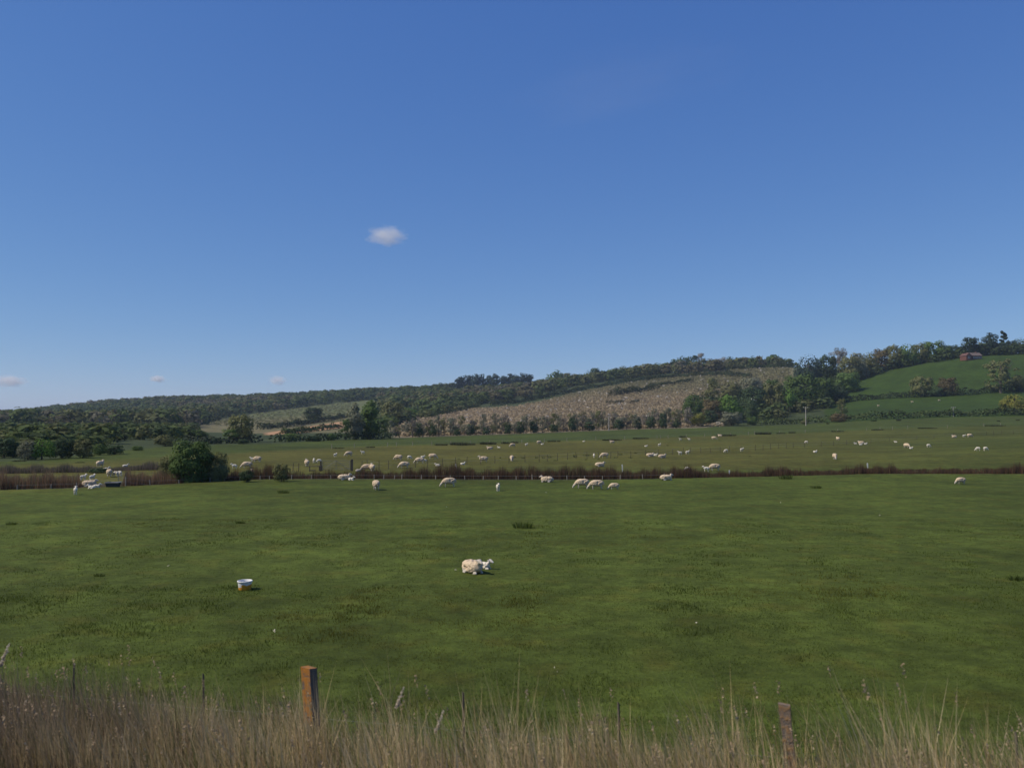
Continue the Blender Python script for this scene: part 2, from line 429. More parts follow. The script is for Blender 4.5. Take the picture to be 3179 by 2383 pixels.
def proto(kind, col, det):
    key = (kind, col, det)
    if key not in PROTO:
        n_, sz = {0: (900, .072), 1: (2300, .048), 2: (8000, .032)}[det]
        if kind in ('loose',): n_ = int(n_ * .8); sz *= .85
        if kind == 'twiggy': n_ = int(n_ * 1.5)
        if kind == 'sparse': n_ = int(n_ * .7); sz *= .8
        L_ = []
        for k in range(3):
            sd_ = (hash((kind, det)) if False else len(kind) * 37 + det * 11) + k * 101
            ck = 'loose' if kind == 'twiggy' else ('round' if kind == 'bush' else kind)
            cm = crown_mesh("crown", sd_, n_, ck, sz if kind != 'twiggy' else sz * .8, leaf[col], .45 if kind == 'twiggy' else 1.0)
            if kind == 'bush': tm = trunk_mesh("stem", sd_, bark, .03, .5, 4, .25, .08)
            elif kind == 'column': tm = trunk_mesh("trunk", sd_, bark, .035, .8, 4, .12)
            elif kind == 'pine': tm = trunk_mesh("trunk", sd_, bark, .022, .85, 4, .2, .55)
            elif kind in ('twiggy', 'sparse'): tm = trunk_mesh("trunk", sd_, bark, .03, .85, 8, .36, .2)
            else: tm = trunk_mesh("trunk", sd_, bark, .032, .7, 5, .28)
            L_.append((cm, tm))
        PROTO[key] = L_
    return PROTO[key]

tree_no = [0]
def tree(name, p, h, w, kind, col, label, group=None, cat="tree", det=0, lift=0.08):
    k = tree_no[0]; tree_no[0] += 1
    cm, tm = proto(kind, col, det)[k % 3]
    o = empty(name, (p[0], p[1], p[2] - 0.02 * h), (k * 2.399) % 6.283)
    wid = w * {'column': 1.7, 'round': 1.08}.get(kind, 1.0)
    o.scale = (wid, wid, h)
    c = obj("crown", cm, o)
    if kind not in ('bush',): c.location = (0, 0, lift); c.scale = (1, 1, 1 - lift)
    obj("stem" if kind == 'bush' else "trunk", tm, o)
    tag(o, label, cat, group)
    return o

def ptree(name, u, vtop, wpx, kind, col, label, vbase=None, y=None, group=None, cat="tree", det=0, lift=0.08):
    """a tree whose foot stands on the ground at picture row vbase (or at depth y) and whose top shows at vtop"""
    if y is None: p = hit(u, vbase)
    else: p = at(u, y)
    top = H + ray(u, vtop)[1] * p[1]
    return tree(name, p, max(0.4, top - p[2]), wpx / F * p[1], kind, col, label, group, cat, det, lift)

# ---- woods too far and dense to tell apart: one mass each
wood_m = mat("woodland_leaf", attr="col", rough=.85, transl=.3, spec=.12)
def low_crowns(n=150, ks=8, kind='round', size=.142):
    out = []
    for k in range(ks):
        P, N = crown_pts(500 + k, n, kind); r = np.random.default_rng(700 + k)
        out.append(cards(P, N, size * r.uniform(.6, 1.3, n), 1.0, r))
    return out
LOW = low_crowns(); LOWC = low_crowns(90, 4, 'conifer', .15); LOWO = low_crowns(22, 8, 'round', .30); LOWT = low_crowns(70, 4, 'loose', .14)
def mass(name, pts, hs, ws, cols, label, cat, low=LOW):
    vs, fs, cs, off = [], [], [], 0
    for i, p in enumerate(pts):
        v, f = low[rng.integers(len(low))]
        a = rng.uniform(0, 6.28); c_, s_ = math.cos(a), math.sin(a)
        q = np.stack([(v[:, 0] * c_ - v[:, 1] * s_) * ws[i] + p[0], (v[:, 0] * s_ + v[:, 1] * c_) * ws[i] + p[1], v[:, 2] * hs[i] + p[2] - .02 * hs[i]], 1)
        vs.append(q); fs.append(f + off); off += len(v)
        cs.append(np.repeat(np.repeat(rng.uniform(.82, 1.18, (len(v) // 4, 1)), 4, 0) * cols[i][None, :], 1, 0))
    o = obj(name, np_mesh(name, np.concatenate(vs), np.concatenate(fs), wood_m, np.concatenate(cs)))
    return tag(o, label, cat, kind="stuff")
def scatter(u0, u1, f0, f1, g):
    ymax = max(np.max(f1(np.linspace(u0, u1, 50))), 10); ymin = np.min(f0(np.linspace(u0, u1, 50)))
    gy = np.arange(ymin, ymax, g); out = []
    for y in gy:
        xs = np.arange((u0 - CX) / F * y, (u1 - CX) / F * y, g)
        x = xs + rng.uniform(-.42, .42, len(xs)) * g; yy = y + rng.uniform(-.42, .42, len(xs)) * g
        u = CX + F * x / yy
        k = (yy > f0(u)) & (yy < f1(u)) & (u > u0) & (u < u1)
        out.append(np.stack([x[k], yy[k]], 1))
    o = np.concatenate(out)
    return np.column_stack([o, groundz(o[:, 0], o[:, 1])])
PAL = {k: np.array(v) for k, v in dict(g=(.086, .116, .038), d=(.062, .088, .035), o=(.110, .120, .048), b=(.122, .112, .060), t=(.128, .122, .080), y=(.10, .12, .035)).items()}
def species(pts, mix, seed, sc=.03):
    w = wave(pts[:, 0], pts[:, 1], seed, sc) + rng.normal(0, .28, len(pts)); q = np.argsort(np.argsort(w)) / max(1, len(w))
    ks = list(mix); cum = np.cumsum([mix[k] for k in ks]); cum = cum / cum[-1]
    return np.array([PAL[ks[min(np.searchsorted(cum, x), len(ks) - 1)]] for x in q]) * rng.uniform(.88, 1.12, (len(pts), 1))

K = lambda c: (lambda u: np.full(np.shape(u), float(c)))
p = scatter(-250, 320, K(2350), K(2560), 17); n_ = len(p)
mass("conifer_plantation", p, rng.uniform(9, 16, n_), rng.uniform(8, 12, n_), species(p, dict(d=1), 31), "dark conifer plantation along the low far skyline", "woodland", LOWC)
p = scatter(-250, 1400, wood_base, lambda u: np.interp(u, [-250, 400, 800, 1400], [1500, 1480, 1460, 1330]), 15.5); n_ = len(p)
mass("ridge_woodland", p, rng.uniform(8, 13, n_), rng.uniform(12, 18, n_), species(p, dict(d=.22, g=.38, o=.28, b=.07, t=.05), 32, .012), "mixed spring woodland clothing the long low ridge", "woodland")
p = scatter(-250, 610, lambda u: far_edge(u) + np.interp(u, [-250, 330, 380, 610], [14, 18, 70, 50]), lambda u: np.minimum(wood_base(u), 450), 8); n_ = len(p)
k = rng.uniform(size=n_) < np.where((CX + F * p[:, 0] / p[:, 1]) < 400, .9, .7)
p = p[k]; n_ = len(p)
mass("valley_scrub", p, rng.uniform(2.6, 4.8, n_) * np.interp(p[:, 1], [110, 200, 450], [.75, 1, 1.15]), rng.uniform(5, 9, n_), species(p, dict(d=.35, g=.45, o=.2), 33), "low scrub filling the valley floor below the ridge wood", "scrub")
p = scatter(1180, 2470, lambda u: np.interp(u, [1180, 1240, 1440, 1600, 1680, 1800, 1900, 2000, 2200, 2470], [500, 560, 655, 720, 750, 775, 770, 755, 745, 775]),
            lambda u: np.interp(u, [1180, 1350, 1410, 1650, 1700, 2000, 2470], [1000, 980, 895, 895, 1000, 900, 850]), 12.5); n_ = len(p)
mass("hillside_woodland", p, rng.uniform(8.5, 12, n_), rng.uniform(11, 16, n_), species(p, dict(d=.28, g=.3, o=.24, b=.12, t=.06), 34, .02), "dark mixed wood above the orchard on the hillside", "woodland")
p = scatter(2590, 3000, lambda u: np.interp(u, [2590, 2739, 2789, 2918, 2990], [500, 548, 552, 542, 536]), lambda u: np.interp(u, [2590, 2990], [580, 566]), 9); n_ = len(p)
mass("belt_undergrowth", p, rng.uniform(4, 7.5, n_), rng.uniform(8, 12, n_), species(p, dict(d=.6, g=.4), 35), "shaded undergrowth beneath the tree belt beside the upper meadow", "scrub")
p = scatter(2140, 2640, lambda u: np.interp(u, [2140, 2300, 2500, 2640], [362, 380, 410, 455]), lambda u: np.interp(u, [2140, 2640], [520, 505]), 11); n_ = len(p)
mass("copse_undergrowth", p, rng.uniform(4, 8, n_), rng.uniform(9, 13, n_), species(p, dict(d=.5, g=.35, o=.15), 36), "dense dark undergrowth of the copse below the meadow", "scrub")
p = scatter(3035, 3300, K(538), K(580), 8); n_ = len(p)
mass("garden_shrubbery", p, rng.uniform(5, 8.5, n_), rng.uniform(7, 10, n_), species(p, dict(d=1), 37), "dark shrubbery along the hilltop beside the brick house", "scrub")
p = scatter(1150, 1480, lambda u: np.interp(u, [1150, 1250, 1480], [330, 420, 600]), lambda u: np.interp(u, [1150, 1250, 1480], [560, 600, 680]), 10); n_ = len(p)
mass("slope_scrub", p, rng.uniform(4, 8, n_), rng.uniform(8, 13, n_), species(p, dict(g=.4, o=.35, d=.25), 38), "green scrub spreading down the slope beside the orchard", "scrub")

# orchard rows
ro = []
for k, off in enumerate(np.arange(8, 460, 6.2)):
    u = np.linspace(1235, 2455, 1100); y = far_edge(u) + off
    x = (u - CX) / F * y; d = np.concatenate([[0], np.cumsum(np.hypot(np.diff(x), np.diff(y)))]); q = np.arange(rng.uniform(0, 2), d[-1], 2.3)
    ro.append(np.stack([np.interp(q, d, x) + rng.normal(0, .25, len(q)), np.interp(q, d, y) + rng.normal(0, .25, len(q))], 1))
ro = np.concatenate(ro); uo = CX + F * ro[:, 0] / ro[:, 1]
ro = ro[(ro[:, 1] < orch_top(uo) - 6) & ((uo < 2240) | (ro[:, 1] > 600)) & (rng.uniform(size=len(ro)) < .9)]
uo = CX + F * ro[:, 0] / ro[:, 1]
ro = np.column_stack([ro, groundz(ro[:, 0], ro[:, 1])]); n_ = len(ro)
oc = np.where((wave(ro[:, 0], ro[:, 1], 41, .02) + rng.normal(0, .3, n_) > 0.15)[:, None], np.array([.39, .31, .20]), np.array([.34, .275, .17])) * rng.uniform(.9, 1.12, (n_, 1))
hi = np.clip((ro[:, 1] - 560) / 120, 0, 1)[:, None]; oc = oc * (1 - hi) + np.array([.22, .205, .11]) * hi
bl = rng.uniform(size=n_) < .03; oc[bl] = (.5, .46, .40)
mass("orchard_trees", ro, rng.uniform(1.2, 2.0, n_), rng.uniform(2.0, 3.0, n_), oc, "close rows of small greyish fruit trees covering the slope", "orchard", LOWO)
p = scatter(580, 1100, lambda u: np.interp(u, [580, 1100], [560, 520]), lambda u: wood_base(u) - 8, 6.5); n_ = len(p)
mass("young_orchard", p, rng.uniform(.45, .85, n_), rng.uniform(2, 3.4, n_), np.where(rng.uniform(size=(n_, 1)) < .5, np.array([.14, .155, .06]), np.array([.18, .17, .09])), "pale rows of young orchard bushes below the ridge wood", "orchard", LOWO)

# ---- hedges
hedge_m = mat("hedge_leaf", attr="col", rough=.85, transl=.25, spec=.12)
def hedge(pts, h, w, col, label, name="hedge", dens=11.0, size=.6, cat="hedge", jag=.25, group=None):
    pts = np.array(pts); d = np.concatenate([[0], np.cumsum(np.linalg.norm(np.diff(pts[:, :2], axis=0), axis=1))])
    n_ = int(d[-1] * dens * max(h, 1)); q = rng.uniform(0, d[-1], n_)
    x = np.interp(q, d, pts[:, 0]); y = np.interp(q, d, pts[:, 1])
    hh = h * (1 + jag * np.sin(q / (1.8 * h) + 1) * np.sin(q / (4.1 * h)) + jag * .6 * np.sin(q / (.6 * h)))
    t_ = rng.uniform(0, math.pi, n_); dx = np.cos(t_) * w / 2 * rng.uniform(.8, 1.1, n_); z = np.sin(t_) ** .6 * hh * rng.uniform(.25, 1.0, n_) ** .5
    tg = np.array([np.interp(q + 1, d, pts[:, 0]) - np.interp(q - 1, d, pts[:, 0]), np.interp(q + 1, d, pts[:, 1]) - np.interp(q - 1, d, pts[:, 1])]); tg /= np.linalg.norm(tg, axis=0) + 1e-9
    nx, ny = -tg[1], tg[0]
    X = x + nx * dx; Y = y + ny * dx
    P = np.stack([X, Y, groundz(X, Y) + z], 1)
    N = np.stack([nx * np.cos(t_), ny * np.cos(t_), np.sin(t_) + .2], 1) + rng.normal(0, .4, (n_, 3))
    v, f = cards(P, N, size * rng.uniform(.6, 1.3, n_))
    c = np.array(col)[None] * rng.uniform(.7, 1.3, (n_, 1)) * (1 + .3 * np.sin(q / 3.3))[:, None]
    o = obj(name, np_mesh(name, v, f, hedge_m, np.repeat(c, 4, 0)))
    return tag(o, label, cat, group)
hd, hg = (.04, .058, .024), (.062, .085, .03)
hedge([at(u, y) for u, y in ((2320, 352), (2500, 345), (2740, 338), (2960, 337), (3179, 338), (3400, 342))], 2.9, 4.5, hg, "ragged green hedge along the foot of the lower meadow")
hedge([hit(u, v) for u, v in ((2590, 1250), (2660, 1244), (2739, 1237), (2860, 1232), (3000, 1226), (3090, 1216), (3179, 1212), (3300, 1206))], 3.2, 5, hd, "dark bushy hedge between the two sloping meadows")
hedge([hit(u, v) for u, v in ((1525, 1261), (1600, 1252), (1680, 1238), (1800, 1213), (1900, 1196), (2000, 1183), (2100, 1172), (2230, 1166), (2330, 1172))], 4.0, 4.5, (.034, .05, .02), "long clipped hedge crossing the top of the orchard", dens=12)
hedge([hit(u, v) for u, v in ((1897, 1233), (1960, 1222), (2040, 1208))], 5.4, 6, (.034, .05, .02), "short dark hedge standing alone amid the orchard", jag=.3)
hedge([hit(u, v) for u, v in ((2042, 1201), (2080, 1194), (2150, 1184))], 3.0, 4, (.034, .05, .02), "low thin hedge trailing off higher in the orchard")
hedge([hit(u, v) for u, v in ((1880, 1255), (1930, 1252), (1985, 1250))], 2.2, 3, (.05, .055, .03), "low dark thicket halfway down the orchard slope")
hedge([hit(u, v) for u, v in ((805, 1334), (900, 1325), (980, 1312), (1070, 1296))], 3.2, 4, hd, "dark hedge above the strip of bare tan soil", jag=.3)
hedge([hit(u, v) for u, v in ((880, 1350), (960, 1340), (1055, 1328))], 2.2, 3, hg, "hedge along the lower side of the bare tan soil", jag=.3)
hedge([at(u, y) for u, y in ((2180, 748), (2280, 762), (2440, 768))], 3.0, 4, hg, "even green windbreak under the skyline trees", jag=.12)
hedge([at(u, y) for u, y in ((560, 178), (680, 186), (800, 196))], 1.7, 4, (.045, .055, .03), "low blackthorn hedge along the pasture below the shaggy olive tree", size=.5)
hedge([at(u, y) for u, y in ((850, 196), (950, 204), (1090, 222), (1230, 246))], 1.8, 4, hd, "scrubby hedge at the foot of the tall poplars", size=.5)

# ---- single trees
T = ptree
# left hedgerow
G = "trees of the hedgerow behind the trough"
for u, vt, vb, w, kd, c, lb in [
    (12, 1352, 1421, 85, 'round', 'dark', "dark rounded hedgerow tree beside the pale green hawthorn"),
    (86, 1364, 1427, 58, 'round', 'grey', "pale green hawthorn dusted with blossom at the pasture edge"),
    (130, 1350, 1426, 72, 'round', 'bright', "fresh bright green hedgerow tree next to the pale hawthorn"),
    (192, 1357, 1422, 76, 'round', 'dark', "broad dark green hedgerow tree between the bright green and olive ones"),
    (258, 1359, 1421, 62, 'round', 'olive', "olive hedgerow tree standing over a bare bank"),
    (310, 1370, 1412, 48, 'round', 'green', "small mid green hedgerow tree between olive and dark ones"),
    (355, 1378, 1410, 62, 'round', 'dark', "low dark hawthorn ending the hedgerow behind the trough"),
    (428, 1382, 1398, 38, 'bush', 'green', "small isolated green bush just past the end of the hedgerow")]:
    T("hedgerow_tree" if kd != 'bush' else "bush", u, vt, w, kd, c, lb, vbase=vb, group=G, det=1, lift=.02, cat="tree" if kd != 'bush' else "bush")
for u, vt, y, w, kd, c, lb in [
    (515, 1342, 165, 66, 'round', 'olive', "olive round tree behind the lone hawthorn bush"),
    (478, 1356, 240, 55, 'round', 'green', "mid green tree in the valley scrub beside the small isolated bush"),
    (618, 1332, 230, 60, 'round', 'green', "rounded green tree behind the lone hawthorn bush, beside the bare orchard"),
    (668, 1356, 186, 70, 'bush', 'dark', "dark blackthorn clump at the pasture edge near the shaggy olive tree"),
    (752, 1278, 196, 84, 'round', 'olive', "tall shaggy olive tree at the pasture edge below the pale field"),
    (712, 1330, 192, 60, 'loose', 'green', "lower loose green tree at the foot of the tall shaggy olive one"),
    (758, 1360, 182, 40, 'bush', 'dark', "round dark bush in front of the tall shaggy tree"),
    (904, 1342, 205, 48, 'round', 'green', "small green tree beside the pasture below the tan soil strip"),
    (972, 1350, 205, 54, 'bush', 'dark', "spreading dark bush below the lone round tree's field"),
    (1028, 1340, 212, 36, 'round', 'green', "small round tree at the foot of the twin poplars"),
    (1072, 1298, 222, 46, 'loose', 'green', "shorter loose green tree leaning on the twin poplars"),
    (1104, 1249, 226, 46, 'column', 'grey', "shorter one of the twin tall poplars above the pasture"),
    (1146, 1243, 232, 56, 'column', 'green', "taller one of the twin tall poplars above the pasture"),
    (1214, 1238, 420, 78, 'round', 'olive', "broad olive tree on the slope between twin poplars and orchard"),
    (1180, 1295, 300, 60, 'round', 'green', "green tree half hidden behind the twin poplars"),
    (1275, 1262, 520, 60, 'round', 'bright', "bright green tree in the scrub above the orchard's lowest corner")]:
    T("bush" if kd == 'bush' else "poplar_tree" if kd == 'column' else "field_tree", u, vt, w, kd, c, lb, y=y, cat="bush" if kd == 'bush' else "tree", det=1, lift=.03)
T("field_tree", 972, 1260, 62, 'round', 'dark', "lone round green tree standing in the hedge of the tilled field", vbase=1311, det=1, lift=.16)
# lone hawthorn by the ditch and small shrubs
T("hawthorn_bush", 592, 1356, 150, 'bush', 'green', "large lone hawthorn bush growing at the ditch among reeds", y=70.5, det=2, cat="bush")
T("hawthorn_bush", 672, 1398, 92, 'bush', 'olive', "lower olive bush merging with the large lone hawthorn", y=71.5, det=2, cat="bush")
T("hawthorn_bush", 538, 1396, 84, 'bush', 'olive', "small olive bush on the trough side of the large lone hawthorn", y=71, det=2, cat="bush")
T("shrub", 876, 1433, 58, 'bush', 'olive', "thin see-through shrub by the ditch near the field gate", y=70, det=1, cat="bush", lift=.02)
T("shrub", 768, 1455, 52, 'bush', 'dark', "low dark shrub in the ditch behind the ewe seen end-on", y=69.5, det=1, cat="bush")
T("shrub", 304, 1451, 64, 'bush', 'dark', "low dark shrub on the bank of the further ditch behind the trough", vbase=1467, det=1, cat="bush")
# belt at the foot of the orchard
for k, u in enumerate(np.arange(1215, 2140, 12)):
    u = u + random.uniform(-6, 6); b_ = far_edge(u) + random.uniform(2, 16)
    pz = at(u, b_); vb = VH - (pz[2] - H) / b_ * F
    T("shelterbelt_tree", u, vb - random.uniform(34, 66), random.uniform(24, 36), 'twiggy', ['grey', 'twig', 'olive', 'grey'][k % 4],
      {'grey': "thin grey-green half-leafed tree in the row below the orchard", 'twig': "thin bare grey tree in the row below the orchard", 'olive': "thin olive-leafed tree in the row below the orchard"}[['grey', 'twig', 'olive', 'grey'][k % 4]], y=b_, group="grey trees in the row below the orchard", lift=.1)
for u, h_, w in [(1301, 46, 30), (1345, 36, 28), (1420, 22, 26), (1460, 36, 32), (1510, 24, 30), (1576, 32, 26), (1614, 40, 30), (1657, 38, 34), (1720, 26, 32), (1776, 46, 28), (1830, 30, 38), (1921, 32, 38), (1980, 36, 30), (2020, 40, 34), (2058, 50, 30), (2100, 30, 26)]:
    b_ = far_edge(u) + 3; pz = at(u, b_); vb = VH - (pz[2] - H) / b_ * F
    T("ivy_bush", u, vb - h_, w, 'bush', 'dark', "dark green evergreen bush under the grey shelterbelt trees", y=b_, group="dark bushes under the shelterbelt", cat="bush", lift=0)
# copse on the right
for u, vt, w, y, kd, c, lb in [
    (2162, 1279, 64, 345, 'bush', 'yellow', "yellow-green bush at the field corner below the copse"),
    (2269, 1274, 84, 350, 'bush', 'grey', "big grey-green willow bush in front of the copse"),
    (2206, 1268, 50, 356, 'bush', 'dark', "dark green bush between the yellow and the grey-green ones"),
    (2334, 1288, 34, 350, 'bush', 'green', "small green bush between the grey-green willow bush and the hedge")]:
    T("bush", u, vt, w, kd, c, lb, y=y, cat="bush", det=1)
for u, vt, w, y, kd, c, lb in [
    (2211, 1232, 72, 372, 'round', 'brown', "bronze-leaved tree at the front of the copse"),
    (2266, 1221, 82, 376, 'round', 'bright', "bright lime-green tree beside the bronze-leaved one"),
    (2156, 1208, 76, 400, 'round', 'green', "dark green tree at the orchard end of the copse"),
    (2340, 1192, 92, 420, 'round', 'dark', "dark broad tree in the copse above the white blossom"),
    (2405, 1182, 84, 430, 'round', 'olive', "olive tree in the middle of the copse"),
    (2446, 1190, 70, 428, 'round', 'bright', "lime-green tree in the copse beside the largest one"),
    (2492, 1150, 116, 438, 'round', 'green', "largest green tree of the copse, spreading above the lower meadow"),
    (2556, 1166, 84, 450, 'round', 'green', "round green tree between the largest copse tree and the meadow"),
    (2596, 1188, 70, 455, 'round', 'dark', "dark tree at the meadow end of the copse"),
    (2632, 1150, 86, 492, 'round', 'green', "green tree where the copse joins the upper belt"),
    (2205, 1171, 80, 480, 'loose', 'olive', "loose olive tree at the upper edge of the copse beside the orchard"),
    (2268, 1167, 86, 490, 'round', 'olive', "olive domed tree along the copse's upper edge"),
    (2330, 1164, 84, 500, 'round', 'grey', "grey-green domed tree along the copse's upper edge"),
    (2392, 1172, 70, 495, 'round', 'green', "green tree filling the copse's upper edge near the dark oak"),
    (2510, 1089, 84, 556, 'round', 'blue', "very dark evergreen oak standing out on the skyline"),
    (2566, 1094, 64, 566, 'round', 'dark', "dark tree leaning against the very dark evergreen oak"),
    (2604, 1077, 66, 640, 'twiggy', 'twig', "bare grey tree on the skyline beside the evergreen oak")]:
    T("copse_tree", u, vt, w, kd, c, lb, y=y, det=1, lift=.03)
bt = T("blossom_tree", 2333, 1224, 40, 'round', 'dark', "small dark tree carrying a patch of white blossom at the copse front", y=366, det=1)
P_ = rng.normal(0, 1, (26, 3)) * np.array([.13, .13, .05]) + np.array([0, 0, .86]); P_[:, :2] += np.array([math.sin(bt.rotation_euler[2]), math.cos(bt.rotation_euler[2])]) * -.3
v_, f_ = cards(P_, rng.normal(size=(26, 3)) + np.array([0, -1, 1]), rng.uniform(.02, .045, 26))
obj("blossom", np_mesh("blossom", v_, f_, leaf['white']), bt)
belt = [(2640, 1098, 70, 'olive'), (2668, 1089, 62, 'grey'), (2704, 1082, 66, 'olive'), (2740, 1077, 66, 'brown'), (2780, 1067, 70, 'olive'), (2822, 1057, 72, 'green'), (2862, 1060, 62, 'olive'), (2902, 1055, 80, 'green'), (2936, 1062, 56, 'green'), (2962, 1067, 46, 'dark')]
for u, vt, w, c in belt:
    yb = float(np.interp(u, [2590, 2739, 2789, 2918, 2990], [520, 560, 556, 552, 548]))
    T("belt_tree", u, vt, w, 'round', c, {'olive': "olive domed tree in the belt above the upper meadow", 'grey': "grey-green tree in the belt beside the bare skyline tree", 'brown': "bronze tree in the belt above the upper meadow", 'green': "fresh green domed tree in the belt above the upper meadow", 'dark': "small dark tree ending the belt beside the brick house"}[c],
      y=yb, group="trees of the belt above the upper meadow", det=1, lift=.02)
for u, vt, w, y, kd, c, lb in [
    (3013, 1043, 64, 546, 'round', 'blue', "dark domed tree close behind the brick house"),
    (3050, 1051, 44, 600, 'loose', 'grey', "pale loose tree farther back beyond the brick house"),
    (3080, 1032, 34, 552, 'column', 'blue', "tall narrow dark tree on the hilltop by the house"),
    (3061, 1062, 40, 548, 'round', 'dark', "lower dark tree between the house and the tall narrow tree"),
    (3120, 1025, 36, 566, 'pine', 'blue', "tall pine with a bare trunk rising above the hilltop trees"),
    (3106, 1060, 44, 550, 'round', 'blue', "dark tree between the tall pine and the narrow tree"),
    (3142, 1053, 44, 556, 'round', 'blue', "dark tree between the tall pine and the large dark one"),
    (3172, 1042, 54, 552, 'round', 'dark', "large dark hilltop tree past the pine, away from the house")]:
    T("hilltop_tree", u, vt, w, kd, c, lb, y=y, det=1, lift=.03)
for u, vt, w, y, kd, c, lb in [
    (2860, 1162, 74, 442, 'round', 'olive', "olive round tree growing out of the hedge between the meadows"),
    (2945, 1167, 66, 440, 'round', 'brown', "bronze round tree growing out of the hedge between the meadows"),
    (2902, 1200, 60, 438, 'bush', 'dark', "dark bush between the olive and the bronze hedge trees"),
    (3108, 1112, 120, 432, 'sparse', 'olive', "big half-bare brownish tree against the upper meadow"),
    (3168, 1160, 50, 434, 'round', 'olive', "olive tree in the hedge beside the half-bare one"),
    (3150, 1213, 84, 345, 'round', 'yellow', "yellow-green oak at the end of the lower meadow hedge"),
    (2612, 1234, 42, 352, 'sparse', 'olive', "thin brownish sapling rising from the lower hedge"),
    (2604, 1281, 60, 336, 'bush', 'brown', "rounded bronze bush in front of the lower hedge"),
    (2497, 1303, 28, 336, 'bush', 'olive', "small shrub at the foot of a utility pole in the pasture"),
    (2711, 1301, 22, 322, 'bush', 'green', "little green bush out in the pasture below the lower hedge")]:
    T("bush" if kd == 'bush' else "hedge_tree", u, vt, w, kd, c, lb, y=y, cat="bush" if kd == 'bush' else "tree", det=1, lift=.03)
# skyline trees
for u, vt, w, y, kd, c in [(1727, 1149, 64, 980, 'round', 'green'), (1767, 1153, 50, 960, 'round', 'olive'), (1843, 1139, 66, 840, 'round', 'dark'), (1924, 1136, 62, 830, 'round', 'olive'), (2003, 1126, 74, 815, 'round', 'olive'),
                         (2052, 1124, 60, 812, 'round', 'green'), (2110, 1105, 60, 806, 'round', 'dark'), (2147, 1097, 48, 804, 'round', 'dark'), (2278, 1105, 52, 800, 'round', 'dark'), (2338, 1104, 40, 800, 'round', 'green'), (2396, 1095, 52, 798, 'round', 'green'), (2428, 1107, 30, 800, 'round', 'dark')]:
    T("skyline_tree", u, vt, w, kd, c, {'green': "fresh green domed tree breaking the skyline above the orchard wood", 'olive': "olive domed tree breaking the skyline above the orchard wood", 'dark': "dark domed tree breaking the skyline above the orchard wood"}[c], y=y, group="leafy trees on the skyline above the orchard", lift=.03)
for u, vt, w in [(2179, 1095, 44), (2217, 1107, 48), (2248, 1106, 40), (2312, 1108, 36)]:
    T("skyline_tree", u, vt, w, 'twiggy', 'twig', "bare grey tree on the skyline above the orchard wood", y=806, group="bare trees on the skyline above the orchard")
for k, u in enumerate([1424, 1441, 1462, 1481, 1500, 1520, 1541, 1566, 1584, 1603, 1623, 1641]):
    T("poplar_tree", u, [1171, 1164, 1162, 1160, 1160, 1163, 1159, 1165, 1158, 1162, 1157, 1160][k], 26, 'column', 'blue', "tall dark poplar in the tight row on the ridge", y=1010 + (k % 3) * 9, group="poplars in a row on the ridge", lift=.02)
for u, vt, w, y, lb in [(417, 1242, 46, 1380, "flat-topped dark tree standing proud of the ridge wood near the conifers"), (592, 1231, 26, 1400, "small round tree poking above the ridge wood"), (672, 1221, 40, 1400, "larger of two round trees side by side on the ridge"), (692, 1225, 30, 1400, "smaller of two round trees side by side on the ridge"),
                    (782, 1229, 24, 1400, "low dark crown just above the ridge wood"), (846, 1223, 26, 1400, "round crown on the ridge above the pale orchard field"), (1156, 1202, 18, 1330, "tiny dark crown on the ridge near the poplar row")]:
    T("skyline_tree", u, vt, w, 'round', 'dark', lb, y=y, lift=.02)

# ------------------------------------------------------------------ house on the hill
brick = mat("brick", (0.125, 0.055, 0.042), .9, .2, 3); roof_m = mat("roof_tile", (0.13, 0.10, 0.09), .85, .25, 2); roof2_m = mat("roof_red_tile", (0.12, 0.062, 0.05), .85, .25, 2)
white_m = mat("white_paint", (0.75, 0.74, 0.70), .5); dark_m = mat("window_glass", (0.03, 0.035, 0.045), .15, spec=.6); door_m = mat("door_dark", (0.07, 0.03, 0.03), .6)
hp = at(3018, 522)
ho = empty("brick_house", (hp[0], hp[1], hp[2] - .7), R(4)); tag(ho, "low red brick house with grey-brown roof on the hilltop", "house")
b = MB(); b.box((1.2, 0, 1.5), (7.6, 6, 3.0)); b.build("wall", brick, ho)
b = MB(); b.box((-3.9, -.8, 1.45), (3.4, 6.6, 2.9)); b.build("wing_wall", brick, ho)
def gable(x0, x1, y0, y1, z0, hgt, along, m, name):
    b = MB(); e = .3
    if along == 'x':
        ym = (y0 + y1) / 2
        v = [(x0 - e, y0 - e, z0 - .1), (x1 + e, y0 - e, z0 - .1), (x1 + e, y1 + e, z0 - .1), (x0 - e, y1 + e, z0 - .1), (x0 - e, ym, z0 + hgt), (x1 + e, ym, z0 + hgt)]
        f = [(0, 1, 5, 4), (2, 3, 4, 5), (0, 4, 3), (1, 2, 5), (3, 2, 1, 0)]
    else:
        xm = (x0 + x1) / 2
        v = [(x0 - e, y0 - e, z0 - .1), (x1 + e, y0 - e, z0 - .1), (x1 + e, y1 + e, z0 - .1), (x0 - e, y1 + e, z0 - .1), (xm, y0 - e, z0 + hgt), (xm, y1 + e, z0 + hgt)]
        f = [(3, 0, 4, 5), (1, 2, 5, 4), (0, 1, 4), (2, 3, 5), (3, 2, 1, 0)]
    b.add(v, f); return b.build(name, m, ho)
rf = gable(-2.6, 5, -3, 3, 3.0, 1.9, 'x', roof_m, "roof")
gable(-5.6, -2.2, -4.1, 2.5, 2.9, 1.6, 'y', roof2_m, "wing_roof")
b = MB(); b.box((3.2, .2, 4.9), (.7, .7, 1.4)); b.build("chimney", brick, rf)
b = MB(); b.box((-1.5, -3.02, 1.05), (1.1, .1, 2.1)); b.build("door", door_m, ho)
